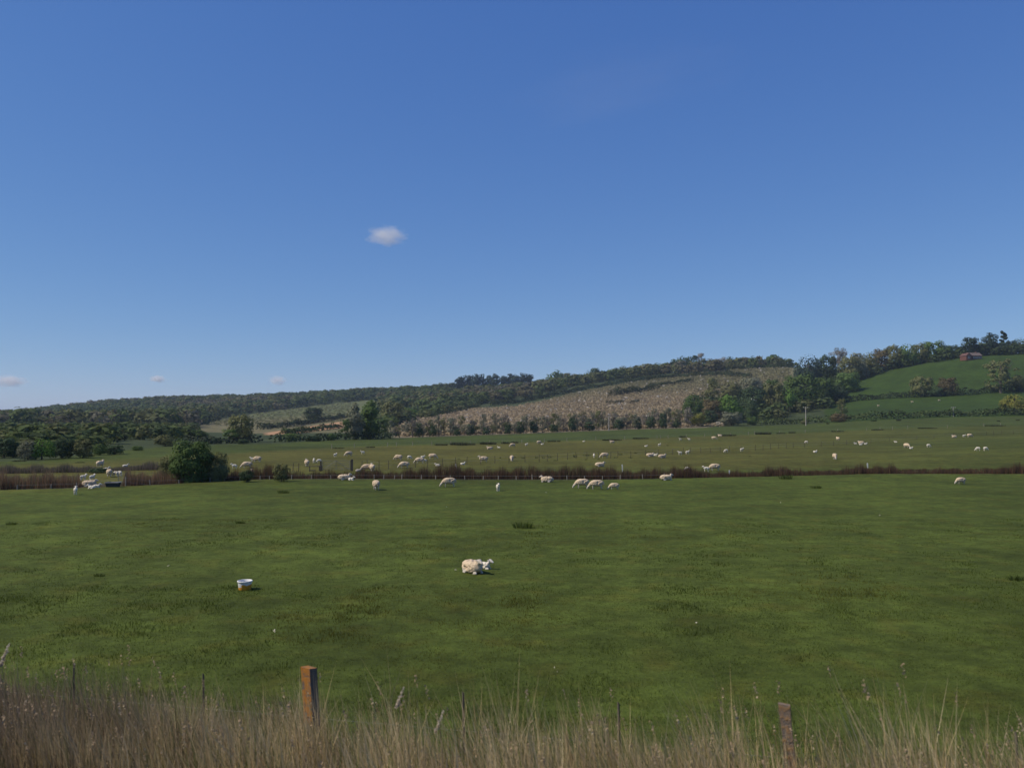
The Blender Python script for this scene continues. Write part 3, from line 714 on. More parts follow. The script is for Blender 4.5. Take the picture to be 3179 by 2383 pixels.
for wx, wy in ((0.3, -3.02), (2.2, -3.02), (4.0, -3.02), (-3.9, -4.12)):
    b = MB(); b.box((wx, wy, 1.75), (1.3, .1, 1.2)); w_ = b.build("window", white_m, ho)
    for sx in (-.3, .3):
        b = MB(); b.box((wx + sx, wy - .04, 1.75), (.5, .06, 1.0)); b.build("pane", dark_m, w_)

# ------------------------------------------------------------------ utility poles and their wire
pole_m = mat("pole_wood", (0.33, 0.30, 0.26), .9, .2, 5); iron_m = mat("iron", (0.08, 0.08, 0.085), .6)
tops = []
for u, vb, vt, lb in ((1890, 1337, 1291, "pale utility pole at the foot of the orchard"), (2502, 1321, 1262, "thin utility pole beside a small shrub in the pasture"), (2960, 1293, 1262, "utility pole standing in the lower meadow hedge")):
    p = hit(u, vb); top = H + ray(u, vt)[1] * p[1]; hh = top - p[2]
    o = empty("utility_pole", tuple(p)); tag(o, lb, "utility pole", "utility poles across the pasture")
    b = MB(); b.tube([(0, 0, -.3), (0, 0, hh)], [.19, .14], 8); b.build("pole", pole_m, o)
    b = MB(); b.box((0, 0, hh - .35), (1.9, .12, .14)); ca = b.build("crossarm", pole_m, o)
    for sx in (-.8, 0, .8):
        b = MB(); b.tube([(sx, 0, hh - .3), (sx, 0, hh - .08)], [.06, .04], 6); b.build("insulator", white_m, o)
    tops.append(np.array([p[0], p[1], top - .06]))
b = MB()
chain = [tops[0] + np.array([-150, -35, -3.0])] + tops + [tops[-1] + np.array([90, 10, 1.0])]
for p0, p1 in zip(chain[:-1], chain[1:]):
    b.tube([p0 + (p1 - p0) * t_ + np.array([0, 0, -4 * 1.1 * t_ * (1 - t_)]) for t_ in np.linspace(0, 1, 9)], .018, 4)
tag(b.build("overhead_wire", iron_m), "thin overhead wire strung between the utility poles", "wire")

# ------------------------------------------------------------------ fences
post_pale = mat("post_weathered", (0.27, 0.24, 0.19), .9, .25, 14); post_dark = mat("post_dark", (0.075, 0.065, 0.05), .9, .25, 14); wire_m = mat("wire_steel", (0.22, 0.22, 0.21), .5)
def wires(pts, hs, parent, r=.004):
    for h_ in hs:
        b = MB(); b.tube([(p[0], p[1], p[2] + h_) for p in pts], r, 4); b.build("wire", wire_m, parent)
def fence(name, pts, h_, r, m, label, wh=(), lean=.04, jit=.08, k=7):
    o = empty(name, tuple(pts[0])); tag(o, label, "fence"); rel = [p - pts[0] for p in pts]
    for q in rel:
        hh = h_ * random.uniform(1 - jit, 1 + jit); b = MB()
        b.tube([(0, 0, -.25), (random.uniform(-lean, lean) * .5, 0, hh * .5), (random.uniform(-lean, lean), random.uniform(-lean, lean), hh)], [r * 1.05, r, r * .9], k)
        b.build("post", m, o, loc=tuple(q))
    if wh: wires(rel, wh, o, .006)
    return o
dp = []
for u in [60, 165, 245, 395, 470, 560, 655, 700, 748, 810, 840, 908, 970, 1030, 1098, 1164, 1193, 1226, 1249, 1309, 1353, 1400, 1444, 1500, 1548, 1603, 1652, 1710, 1760, 1815, 1870, 1924, 1993, 2060]:
    x = y = None
    s_ = (u - CX) / F; y = 60.0
    for _ in range(20): y = float(ditch_y(s_ * y)) + .75
    dp.append(np.array([s_ * y, y, float(groundz(s_ * y, y))]))
fence("ditch_fence", dp, .92, .04, post_pale, "wire fence on short pale posts along the near ditch", (.55, .85))
mp = [hit(u, v) for u, v in [(1123, 1454), (1140, 1453), (1176, 1458), (1206, 1456), (1290, 1451), (1327, 1450), (1373, 1447), (1414, 1444), (1450, 1442), (1492, 1440), (1536, 1438), (1580, 1437), (1630, 1434), (1674, 1433), (1699, 1431), (1731, 1429), (1762, 1427), (1788, 1425), (1822, 1424), (1858, 1423), (1896, 1422), (1918, 1421), (1958, 1419), (2004, 1415), (2044, 1413), (2088, 1411), (2121, 1408), (2143, 1406), (2175, 1406), (2205, 1405), (2236, 1404), (2264, 1402), (2300, 1401), (2345, 1399), (2369, 1397), (2392, 1395), (2417, 1393), (2441, 1391), (2463, 1390), (2497, 1389), (2550, 1386), (2588, 1384), (2628, 1381), (2704, 1375), (2762, 1370), (2846, 1365), (2900, 1362), (2960, 1357), (3062, 1351), (3085, 1350), (3110, 1349), (3146, 1347), (3200, 1344)]]
fence("pasture_fence", mp, .88, .032, post_dark, "thin dark post fence running away through the sheep pasture", (.4, .75))
tp = [hit(u, v) for u, v in [(1030, 1393), (1100, 1390), (1203, 1386), (1231, 1385), (1281, 1383), (1340, 1382), (1400, 1381), (1460, 1380), (1520, 1378), (1560, 1377), (1620, 1375), (1690, 1373), (1760, 1370), (1850, 1367), (1940, 1364), (2040, 1361), (2050, 1360.5), (2074, 1360), (2130, 1358), (2187, 1355), (2268, 1352), (2324, 1349), (2343, 1348.5), (2420, 1346), (2500, 1343.5), (2600, 1340), (2690, 1336), (2732, 1334), (2771, 1333), (2818, 1331), (2942, 1328), (3054, 1323), (3106, 1321), (3200, 1318)]]
fence("boundary_fence", tp, .85, .05, post_pale, "distant fence of tiny pale posts at the back of the sheep pasture", (.5, .8))
# fence rails left of the field gate
rp = [hit(u, v) for u, v in [(910, 1464), (927, 1464)]]
fence("fence_stub", rp, .8, .035, post_dark, "pair of dark fence posts between thin shrub and low rail", (.45,), k=6)

# white marker stakes
for u, vb, vt, ln, lb in [(1417, 1461, 1440, -.14, "leaning white stake at the ditch below the pasture fence"), (1933, 1464, 1441, -.06, "upright white stake at the ditch near a lying ewe"), (2694, 1455, 1437, -.05, "white stake above the reeds beside a dark reed clump"), (2264, 1480, 1459, .02, "grey-white stake standing among the ditch reeds"), (748, 1484, 1469, -.02, "pale stake near the ewe seen end-on, by the ditch"), (655, 1490, 1476, .04, "short pale stake under the olive bush")]:
    p = hit(u, vb); hh = H + ray(u, vt)[1] * p[1] - p[2]; b = MB()
    b.box((0, 0, -.1), (.09, .05, .2)); b.add([(x + (ln * hh if z > .1 else 0), y, z) for z in (0, hh) for x, y in ((-.045, -.025), (.045, -.025), (.045, .025), (-.045, .025))], [(4, 5, 6, 7), (0, 1, 5, 4), (1, 2, 6, 5), (2, 3, 7, 6), (3, 0, 4, 7)])
    o = b.build("marker_stake", white_m, loc=tuple(p)); tag(o, lb, "stake", "pale marker stakes along the ditch")

# field gate
galv = mat("galvanised", (0.16, 0.165, 0.16), .45, .2, 10, spec=.5)
def gate(pl, pr, h_, label, nb=6):
    d = pr - pl; ln = np.linalg.norm(d[:2]); o = empty("field_gate", tuple(pl), math.atan2(d[1], d[0])); tag(o, label, "gate")
    for k in range(nb):
        z = .15 + (h_ - .15) * (k / (nb - 1)) ** 1.15; b = MB(); b.tube([(.05, 0, z), (ln - .05, 0, z)], .02, 6); b.build("bar", galv, o)
    for x in (.05, ln / 2, ln - .05):
        b = MB(); b.tube([(x, -.025, .1), (x, -.025, h_ + .02)], .02, 6); b.build("upright", galv, o)
    for x0, x1 in ((ln / 2, .1), (ln / 2, ln - .1)):
        b = MB(); b.tube([(x0, -.05, h_), (x1, -.05, .15)], .018, 6); b.build("brace", galv, o)
    return o
pl, pr = hit(999, 1462), hit(1089, 1461); pr[1] = pl[1] + .3; pr[0] = (1089 - CX) / F * pr[1]; pr[2] = groundz(pr[0], pr[1])
gate(pl, pr, 1.02, "grey metal field gate with crossed braces in the pasture fence")
b = MB(); b.box((0, 0, .48), (.2, .2, 1.36)); b.box((-.11, -.08, .5), (.03, .05, 1.1)); o = b.build("gate_post", mat("gatepost_dark", (.06, .055, .045), .9, .3, 12), loc=tuple(pr + np.array([.16, 0, 0]))); tag(o, "thick square dark post at the hinge side of the braced gate", "gate post")
b = MB(); b.box((0, 0, .4), (.14, .14, 1.2)); b.box((0, -.05, .3), (.32, .2, .5)); o = b.build("gate_post", post_dark, loc=tuple(pl - np.array([.1, 0, 0]))); tag(o, "slimmer dark post with a bulky foot at the latch side of the gate", "gate post")
# low rail left of the gate
p0, p1 = hit(950, 1463), hit(992, 1463)
o = empty("rail_fence", tuple(p0)); tag(o, "single low rail on posts beside the braced gate", "fence"); d = p1 - p0
for t_ in (.27, ):
    b = MB(); b.tube([(d[0] * t_, d[1] * t_, -.2), (d[0] * t_, d[1] * t_, .5)], .05, 7); b.build("post", post_dark, o)
b = MB(); b.tube([(0, 0, .5), (d[0] * 1.08, d[1] * 1.08, .52)], .04, 6); b.build("rail", post_dark, o)
b = MB(); b.tube([(d[0] * .25, d[1] * .25, .1), (d[0] * .7, d[1] * .7, .1)], .06, 6); b.build("lower_rail", post_dark, o)
# left gateway: post, hurdle, trough
p = hit(391, 1508); b = MB(); b.box((0, 0, .3), (.17, .17, 1.1)); b.box((0, 0, .862), (.15, .15, .03)); o = b.build("gate_post", post_dark, loc=tuple(p)); tag(o, "square dark post beside the water trough by the reeds", "gate post")
pl = hit(366, 1507); pr = p + np.array([-.1, 0, 0])
d = pr - pl; o = empty("sheep_hurdle", tuple(pl), math.atan2(d[1], d[0])); tag(o, "short grey metal hurdle tied to the post by the trough", "hurdle"); ln = np.linalg.norm(d[:2])
for k in range(5):
    b = MB(); b.tube([(0, 0, .12 + .16 * k), (ln, 0, .12 + .16 * k)], .014, 6); b.build("bar", galv, o)
for x in (0, ln):
    b = MB(); b.tube([(x, -.02, 0), (x, -.02, .85)], .016, 6); b.build("upright", galv, o)
p = hit(351, 1511); o = empty("water_trough", tuple(p), R(2)); tag(o, "dark metal water trough with a pale rim in the gateway", "trough")
trough_m = mat("trough_dark", (.035, .04, .045), .5, .2, 8); rim_m = mat("trough_rim", (.42, .38, .34), .5, .2, 9)
b = MB()
v = [(-.42, -.2, 0), (.42, -.2, 0), (.42, .2, 0), (-.42, .2, 0), (-.5, -.26, .34), (.5, -.26, .34), (.5, .26, .34), (-.5, .26, .34), (-.46, -.22, .34), (.46, -.22, .34), (.46, .22, .34), (-.46, .22, .34), (-.4, -.17, .08), (.4, -.17, .08), (.4, .17, .08), (-.4, .17, .08)]
f = [(3, 2, 1, 0), (0, 1, 5, 4), (1, 2, 6, 5), (2, 3, 7, 6), (3, 0, 4, 7), (4, 5, 9, 8), (5, 6, 10, 9), (6, 7, 11, 10), (7, 4, 8, 11), (8, 9, 13, 12), (9, 10, 14, 13), (10, 11, 15, 14), (11, 8, 12, 15), (12, 13, 14, 15)]
b.add(v, f); b.build("basin", trough_m, o)
b = MB(); b.box((0, -.26, .35), (1.04, .06, .05)); b.box((0, .26, .35), (1.04, .06, .05)); b.box((-.5, 0, .35), (.05, .46, .05)); b.box((.5, 0, .35), (.05, .46, .05)); b.build("rim", rim_m, o)
b = MB(); b.box((0, 0, .27), (.9, .42, .01)); b.build("water", mat("water", (.03, .04, .04), .05, spec=.6), o)
b = MB(); b.box((-.36, 0, .38), (.22, .5, .04)); b.build("valve_cover", trough_m, o)

# ------------------------------------------------------------------ sheep
fleece_m = mat("ewe_fleece", (0.56, 0.44, 0.30), .95, .22, 9, objrand=.1, bump=.6, spec=.1)
face_m = mat("sheep_face", (0.52, 0.46, 0.38), .85, .15, 12, spec=.15)
lamb_m = mat("lamb_fleece", (0.70, 0.64, 0.52), .95, .12, 14, objrand=.06, bump=.4, spec=.1)
lface_m = mat("lamb_face", (0.68, 0.62, 0.52), .85, .1, 14, spec=.15)
dark_face = mat("muzzle_dark", (0.09, 0.075, 0.065), .7)
_ico = None
def sphere_v(c, r, k=2):
    global _ico
    if _ico is None:
        import bmesh
        bm = bmesh.new(); bmesh.ops.create_icosphere(bm, subdivisions=2, radius=1)
        _ico = (np.array([v.co[:] for v in bm.verts]), np.array([[v.index for v in f.verts] for f in bm.faces])); bm.free()
    return _ico[0] * r + np.array(c), _ico[1]
def blob_mesh(name, balls, voxel, mats, smooth_it=4):
    vs, fs, off = [], [], 0
    for c, r in balls:
        v, f = sphere_v(c, r); vs.append(v); fs.append(f + off); off += len(v)
    me = np_mesh(name, np.concatenate(vs), np.concatenate(fs), None)
    o = bpy.data.objects.new(name, me); COL.objects.link(o)
    md = o.modifiers.new("r", 'REMESH'); md.mode = 'VOXEL'; md.voxel_size = voxel
    sm_ = o.modifiers.new("s", 'SMOOTH'); sm_.iterations = smooth_it; sm_.factor = .5
    dg = bpy.context.evaluated_depsgraph_get()
    out = bpy.data.meshes.new_from_object(o.evaluated_get(dg)); out.name = name
    bpy.data.objects.remove(o, do_unlink=True); bpy.data.meshes.remove(me)
    out.materials.clear()
    for m in mats: out.materials.append(m)
    out.polygons.foreach_set("use_smooth", np.ones(len(out.polygons), bool))
    return out
def bone(chain, step=.35):
    out = []
    for (p0, r0), (p1, r1) in zip(chain[:-1], chain[1:]):
        p0 = np.array(p0); p1 = np.array(p1); n_ = max(2, int(np.linalg.norm(p1 - p0) / (step * min(r0, r1))) + 1)
        for t_ in np.linspace(0, 1, n_): out.append((p0 + (p1 - p0) * t_, r0 + (r1 - r0) * t_))
    return out
def both(ch):
    return bone(ch) + bone([((p[0], -p[1], p[2]), r) for p, r in ch])
def fleece_balls(seed, c, rad, n, r0, r1, extra=()):
    r = np.random.default_rng(seed); out = []
    for i in range(-3, 4):
        t_ = i / 4.0; k = math.sqrt(1 - t_ * t_); out.append((np.array(c) + np.array([rad[0] * t_, 0, 0]), min(rad[1], rad[2]) * k * .97))
    d = r.normal(size=(n, 3)); d /= np.linalg.norm(d, axis=1, keepdims=True); d = np.sign(d) * np.abs(d) ** .8
    for q in d: out.append((np.array(c) + q * np.array(rad) * .88, r.uniform(r0, r1)))
    return out + list(extra)
MESH = {}
def make_sheep():
    legs_st = both([((.27, .11, .36), .075), ((.285, .11, .2), .042), ((.275, .11, .03), .031)]) + both([((-.36, .12, .42), .12), ((-.31, .12, .29), .068), ((-.45, .12, .2), .04), ((-.42, .12, .03), .031)])
    trunk = bone([((-.4, 0, .5), .19), ((-.1, 0, .49), .21), ((.25, 0, .49), .2), ((.4, 0, .5), .15)])
    tail = bone([((-.57, 0, .55), .05), ((-.63, 0, .38), .04)])
    gz = bone([((.38, 0, .5), .15), ((.6, 0, .31), .095), ((.66, 0, .25), .085), ((.75, 0, .1), .052)]) + both([((.62, .07, .33), .03), ((.6, .17, .3), .022)])
    up = bone([((.34, 0, .56), .15), ((.5, 0, .76), .095), ((.54, 0, .84), .09), ((.72, 0, .76), .05)]) + both([((.5, .07, .88), .03), ((.46, .17, .85), .022)])
    wool = fleece_balls(1, (-.06, 0, .53), (.57, .27, .26), 420, .045, .062)
    MESH['ewe_graze'] = (blob_mesh("sheep", trunk + legs_st + gz + tail, .024, [face_m]), blob_mesh("fleece", wool + bone([((.38, 0, .52), .17), ((.55, 0, .36), .12)]), .024, [fleece_m], 2))
    MESH['ewe_stand'] = (blob_mesh("sheep", trunk + legs_st + up + tail, .024, [face_m]), blob_mesh("fleece", wool + bone([((.34, 0, .56), .18), ((.46, 0, .72), .125)]), .024, [fleece_m], 2))
    # lying: legs folded under, head up
    tl = bone([((-.36, 0, .24), .2), ((0, 0, .24), .22), ((.3, 0, .25), .17)])
    ll = both([((.28, .13, .14), .07), ((.46, .15, .06), .045), ((.3, .19, .035), .032)]) + both([((-.33, .17, .17), .12), ((-.12, .24, .1), .06), ((-.32, .27, .045), .036), ((-.16, .29, .035), .03)])
    ul = bone([((.3, 0, .3), .15), ((.44, 0, .48), .095), ((.47, 0, .55), .09), ((.65, 0, .48), .05)]) + both([((.43, .07, .6), .03), ((.39, .17, .57), .022)])
    wl = fleece_balls(2, (-.06, 0, .27), (.57, .30, .26), 420, .045, .062)
    wl = [(np.array([c[0], c[1], max(c[2], r * .6)]), r) for c, r in wl]
    MESH['ewe_lie'] = (blob_mesh("sheep", tl + ll + ul, .024, [face_m]), blob_mesh("fleece", wl + bone([((.3, 0, .31), .18), ((.4, 0, .45), .125)]), .024, [fleece_m], 2))
    # lambs
    lt = bone([((-.17, 0, .36), .095), ((.0, 0, .36), .1), ((.15, 0, .37), .09)])
    lg = both([((.13, .055, .3), .045), ((.14, .055, .17), .027), ((.135, .055, .02), .021)]) + both([((-.16, .06, .32), .06), ((-.13, .06, .22), .038), ((-.2, .06, .15), .026), ((-.185, .06, .02), .021)])
    tw = bone([((-.26, 0, .39), .025), ((-.3, 0, .22), .024)])
    lu = bone([((.15, 0, .4), .075), ((.24, 0, .51), .055), ((.27, 0, .55), .06), ((.38, 0, .5), .034)]) + both([((.25, .045, .58), .02), ((.22, .12, .56), .015)])
    lz = bone([((.15, 0, .38), .075), ((.27, 0, .25), .055), ((.31, 0, .18), .058), ((.37, 0, .07), .034)]) + both([((.29, .045, .24), .02), ((.27, .12, .22), .015)])
    lw = fleece_balls(3, (-.01, 0, .37), (.25, .11, .11), 80, .03, .042)
    MESH['lamb_stand'] = (blob_mesh("lamb", lt + lg + tw + lu, .014, [lface_m]), blob_mesh("fleece", lw, .014, [lamb_m], 2))
    MESH['lamb_graze'] = (blob_mesh("lamb", lt + lg + tw + lz, .014, [lface_m]), blob_mesh("fleece", lw, .014, [lamb_m], 2))
    dn = lambda bl, dz: [(np.array([c[0], c[1], max(c[2] - dz, r * .7)]), r) for c, r in bl]
    l3 = both([((.12, .06, .06), .04), ((.24, .07, .03), .025), ((.14, .09, .022), .02)]) + both([((-.14, .08, .08), .06), ((-.03, .12, .04), .032), ((-.15, .13, .024), .021)])
    MESH['lamb_lie'] = (blob_mesh("lamb", dn(lt, .25) + l3 + dn(lu, .25), .014, [lface_m]), blob_mesh("fleece", dn(lw, .25), .014, [lamb_m], 2))
make_sheep()
def sheep(kind, u, v, head, label, group=None, sc=1.0, nm=None):
    """feet at picture point (u, v); head = heading, 0 right, 90 away, 180 left, -90 towards the viewer"""
    p = hit(u, v); lamb = kind.startswith('lamb') or nm == 'lamb'
    bm_, fm_ = MESH[kind]
    o = obj("lamb" if lamb else "sheep", bm_, None, tuple(p - np.array([0, 0, .015])))
    o.rotation_euler = (0, 0, R(head)); o.scale = (sc,) * 3
    obj("fleece", fm_, o)
    tag(o, label, "lamb" if lamb else "sheep", group)
    return o
GE, GL, GY = "ewes spread over the pastures", "lambs spread over the pastures", "sheep spread over the pastures"
FL = [  # kind, u, v, heading, label
 ('ewe_lie', 1468, 1777, -52, "ewe lying alone in the near field with a lamb against its chest"),
 ('lamb_lie', 1501, 1764, -30, "small white lamb lying pressed against the ewe alone in the near field"),
 ('ewe_graze', 1393, 1511, 188, "cream ewe grazing alone in the near field, head down"),
 ('ewe_graze', 1806, 1515, 190, "rear one of two ewes grazing side by side in the near field"),
 ('ewe_graze', 1851, 1519, 184, "front one of two ewes grazing side by side in the near field"),
 ('lamb_graze', 1906, 1519, 182, "well-grown lamb grazing just behind the two side-by-side ewes"),
 ('ewe_graze', 1167, 1520, 112, "ewe seen from behind grazing in the near field"),
 ('lamb_stand', 1546, 1524, -75, "white lamb facing the railway alone between grazing ewes"),
 ('ewe_lie', 1697, 1496, 176, "pinkish-cream ewe lying stretched out with raised head, by the ditch"),
 ('ewe_lie', 2069, 1490, 8, "cream ewe lying in the near field with its back to the reeds"),
 ('ewe_lie', 1070, 1489, 20, "ewe lying at the ditch below the field gate, lamb beside it"),
 ('lamb_lie', 1090, 1490, -25, "white lamb lying beside the ewe below the field gate"),
 ('ewe_stand', 780, 1484, 100, "pale ewe seen from behind standing at the dark shrub by the ditch"),
 ('lamb_graze', 2982, 1502, 186, "big cream lamb grazing all by itself near the ditch"),
 ('lamb_stand', 234, 1535, 115, "white lamb standing alone in the near field below the trough"),
 # left gateway
 ('ewe_lie', 279, 1509, 15, "shaded ewe lying in the gateway with lambs around it"),
 ('lamb_lie', 299, 1513, 10, "white lamb stretched on the grass before the gateway ewe"),
 ('lamb_lie', 284, 1516, 170, "second white lamb dozing before the gateway ewe"),
 ('lamb_stand', 286, 1492, 70, "lamb standing behind the ewe lying in the gateway"),
 ('lamb_stand', 258, 1492, 60, "white lamb standing at the end of the red-brown reeds"),
 ('ewe_graze', 339, 1480, 115, "ewe grazing beyond the gateway with two lambs following"),
 ('lamb_graze', 359, 1479, 170, "first of two lambs following the ewe beyond the gateway"),
 ('lamb_graze', 371, 1478, 150, "second of two lambs following the ewe beyond the gateway"),
 ('ewe_stand', 311, 1450, 80, "shaded ewe standing behind the low dark shrub of the further ditch"),
 ('lamb_lie', 330, 1458, 20, "lamb resting beside the low dark shrub of the further ditch"),
 ('lamb_stand', 389, 1456, 15, "white lamb running past the reeds of the further ditch"),
 # behind the bush and gate
 ('lamb_stand', 727, 1455, 190, "lamb peeping over the ditch scrub beside the lone bush"),
 ('ewe_graze', 766, 1453, 195, "ewe grazing behind the low dark shrub, head hidden"),
 ('ewe_graze', 798, 1434, 160, "ewe grazing beside a lamb behind the reddish reeds"),
 ('lamb_stand', 784, 1432, 185, "lamb standing nose to tail with the ewe behind the reeds"),
 ('ewe_stand', 952, 1447, 110, "shaded ewe standing behind the low rail by the gate"),
 ('lamb_stand', 974, 1437, 100, "lamb standing between the shaded ewe and the braced gate"),
 ('lamb_graze', 990, 1437, 190, "lamb grazing directly behind the gate's slim post"),
 ('lamb_stand', 1041, 1418, 60, "small lamb directly behind the braced gate"),
 ('ewe_graze', 1082, 1416, 215, "young ewe grazing beyond the braced gate"),
 ('lamb_stand', 1126, 1410, 200, "tiny lamb standing beyond the thick gate post"),
 ('ewe_graze', 1138, 1462, 190, "ewe grazing at the ditch beside the thick gate post"),
 ('ewe_stand', 1155, 1463, 105, "ewe turned away beside the one grazing by the gate post"),
 ('lamb_lie', 1112, 1463, 12, "lamb lying flat between the gate post and two ewes"),
 # centre pasture
 ('ewe_graze', 1236, 1428, 165, "ewe grazing broadside next to a curled white lamb"), ('lamb_graze', 1271, 1425, 10, "curled white lamb grazing between two ewes"),
 ('ewe_graze', 1254, 1453, 190, "ewe with a dark stripe grazing in front of the pasture fence"), ('ewe_graze', 1302, 1438, 188, "ewe suckling a lamb near the pasture fence"),
 ('lamb_stand', 1317, 1437, 195, "lamb suckling under the ewe near the pasture fence"), ('lamb_lie', 1312, 1420, 15, "lamb lying behind the suckling pair"),
 ('ewe_graze', 1344, 1424, -10, "ewe facing the other way just beyond the suckling pair"), ('lamb_lie', 1359, 1446, 175, "white lamb lying between the suckling pair and the leaning stake"),
 ('lamb_lie', 1436, 1442, 20, "white lamb stretched out between the leaning stake and a white ewe"), ('ewe_stand', 1500, 1434, 185, "white ewe with a dark underside standing at the pasture fence"),
 ('ewe_lie', 1520, 1394, 185, "ewe lying below the far scrub line with its lamb"), ('lamb_lie', 1549, 1390, 170, "lamb lying near the ewe below the far scrub line"),
 ('ewe_graze', 1591, 1387, 200, "ewe grazing below the far scrub line with head turned away"), ('lamb_stand', 1634, 1384, 30, "tiny lamb alone below the far scrub line"),
 ('ewe_graze', 1674, 1378, 30, "ewe near the far fence with a lamb at its tail"), ('lamb_lie', 1683, 1380, 5, "lamb lying at the tail of the ewe near the far fence"),
 ('lamb_lie', 1812, 1371, 10, "small white lamb lying alone at the far fence line"), ('ewe_lie', 1900, 1374, 190, "white ewe curled up near the foot of the pale utility pole"),
 ('ewe_graze', 1589, 1431, -95, "ewe grazing head-on at the pasture fence between dark tussocks"),
 ('lamb_stand', 1844, 1421, 80, "lamb standing in front of the ewe grazing along the fence"), ('ewe_graze', 1876, 1421, 190, "ewe grazing along the pasture fence with a lamb before it"),
 ('ewe_lie', 1863, 1448, 8, "tan ewe lying above the reeds beside the upright white stake"),
 ('ewe_lie', 2019, 1417, 5, "ewe lying at a fence post with its lamb in front"), ('lamb_lie', 2034, 1414, -20, "lamb lying in front of the ewe at a fence post"), ('ewe_lie', 2056, 1421, 12, "pinkish ewe lying curled beside a fence post"),
 ('lamb_lie', 2005, 1386, 0, "small lamb lying beyond the fence near a running one"), ('lamb_stand', 2047, 1385, 30, "small lamb running beyond the fence"),
 ('lamb_stand', 2112, 1367, 190, "one of two lambs standing apart near the far fence"), ('lamb_stand', 2139, 1367, 170, "one of two lambs standing apart near the far fence"), ('ewe_graze', 2217, 1364, -15, "ewe grazing alone below the far fence beside two lambs"),
 ('ewe_lie', 2235, 1354, 170, "pinkish ewe lying directly on the far fence line"),
 ('lamb_stand', 2111, 1412, 185, "lamb standing at the fence, facing away from another lamb"), ('lamb_stand', 2134, 1410, 10, "lamb with stretched neck at the fence"), ('lamb_graze', 2254, 1404, 190, "lamb grazing alone beneath the fence wires"), ('lamb_stand', 2303, 1401, 15, "lamb trotting alone beneath the fence wires"),
 ('lamb_graze', 2133, 1464, 200, "white lamb nibbling at the top of the red-brown reeds"), ('lamb_stand', 2192, 1464, 182, "long-legged white lamb standing in front of a ewe above the reeds"), ('ewe_graze', 2218, 1461, 186, "large ewe grazing above the reeds with a lamb before it"),
 # right pasture
 ('ewe_graze', 2592, 1426, -100, "ewe coming straight on, alone below the receding fence"), ('lamb_lie', 2530, 1404, 0, "brownish lamb lying alone near the ewe coming straight on"), ('lamb_graze', 2503, 1376, 170, "lamb grazing alone where the receding fence bends"),
 ('ewe_stand', 2601, 1367, 100, "ewe standing with its back turned at the fence"), ('ewe_lie', 2673, 1377, 170, "brownish ewe lying with three lambs around it"), ('lamb_lie', 2656, 1378, 190, "lamb lying at the head of the ewe with three lambs"), ('lamb_lie', 2672, 1381, 0, "lamb lying in front of the ewe with three lambs"), ('lamb_lie', 2687, 1379, 10, "lamb lying at the tail of the ewe with three lambs"),
 ('lamb_lie', 2781, 1373, 175, "white lamb lying flat between two groups of sheep"), ('ewe_graze', 2815, 1390, -70, "brownish ewe with a lamb lying at its feet"), ('lamb_lie', 2828, 1393, 10, "lamb at the feet of the brownish ewe"), ('lamb_graze', 2883, 1388, -10, "grey-cream lamb grazing close to the brownish ewe"),
 ('ewe_lie', 2962, 1358, 190, "ewe lying near a standing ewe and lamb high in the pasture"), ('lamb_stand', 2993, 1357, 0, "lamb standing nose to a ewe high in the pasture"), ('ewe_graze', 3011, 1357, 0, "ewe grazing beside its lamb high in the pasture"),
 ('lamb_graze', 3036, 1399, 170, "one of two white lambs grazing back to back"), ('lamb_graze', 3060, 1399, 5, "one of two white lambs grazing back to back"),
]
for r_ in FL:
    k_, u, v, hd_, lb = r_
    sc = .9 if k_.startswith('ewe') else 1.0
    nm = None
    if u == 1468: sc = .8
    if u in (1906, 2982): k_ = 'ewe_graze'; sc = .62 if u == 1906 else .68; nm = 'lamb'
    sheep(k_, u, v, hd_ + random.uniform(-4, 4), lb, 'pairs of look-alike lambs' if lb.startswith('one of two') else None, sc, nm)
for u, v, hd_ in ((2430, 1274, 0), (2727, 1262, 180), (2832, 1250, 170), (2916, 1245, 5)):
    sheep('ewe_stand' if u != 2916 else 'ewe_graze', u, v, hd_, "tiny pale sheep out in the lower meadow between the hedges", "sheep in the lower meadow")

# ------------------------------------------------------------------ lick tub
tub = empty("lick_tub", tuple(hit(760, 1829)), R(15)); tag(tub, "white plastic feed tub with orange printed sides standing on the grass", "tub")
tm = bpy.data.materials.new("tub_print"); tm.use_nodes = True; t = tm.node_tree; n = t.nodes; L = t.links.new; bs = n["Principled BSDF"]; bs.inputs["Roughness"].default_value = .45
tcn = n.new("ShaderNodeTexCoord"); sp = n.new("ShaderNodeSeparateXYZ"); L(tcn.outputs["Object"], sp.inputs[0])
def mth(op, a, b_=None, v=None):
    q = n.new("ShaderNodeMath"); q.operation = op
    L(a, q.inputs[0]) if not isinstance(a, float) else None
    if isinstance(a, float): q.inputs[0].default_value = a
    if b_ is not None:
        if isinstance(b_, float): q.inputs[1].default_value = b_
        else: L(b_, q.inputs[1])
    return q.outputs[0]
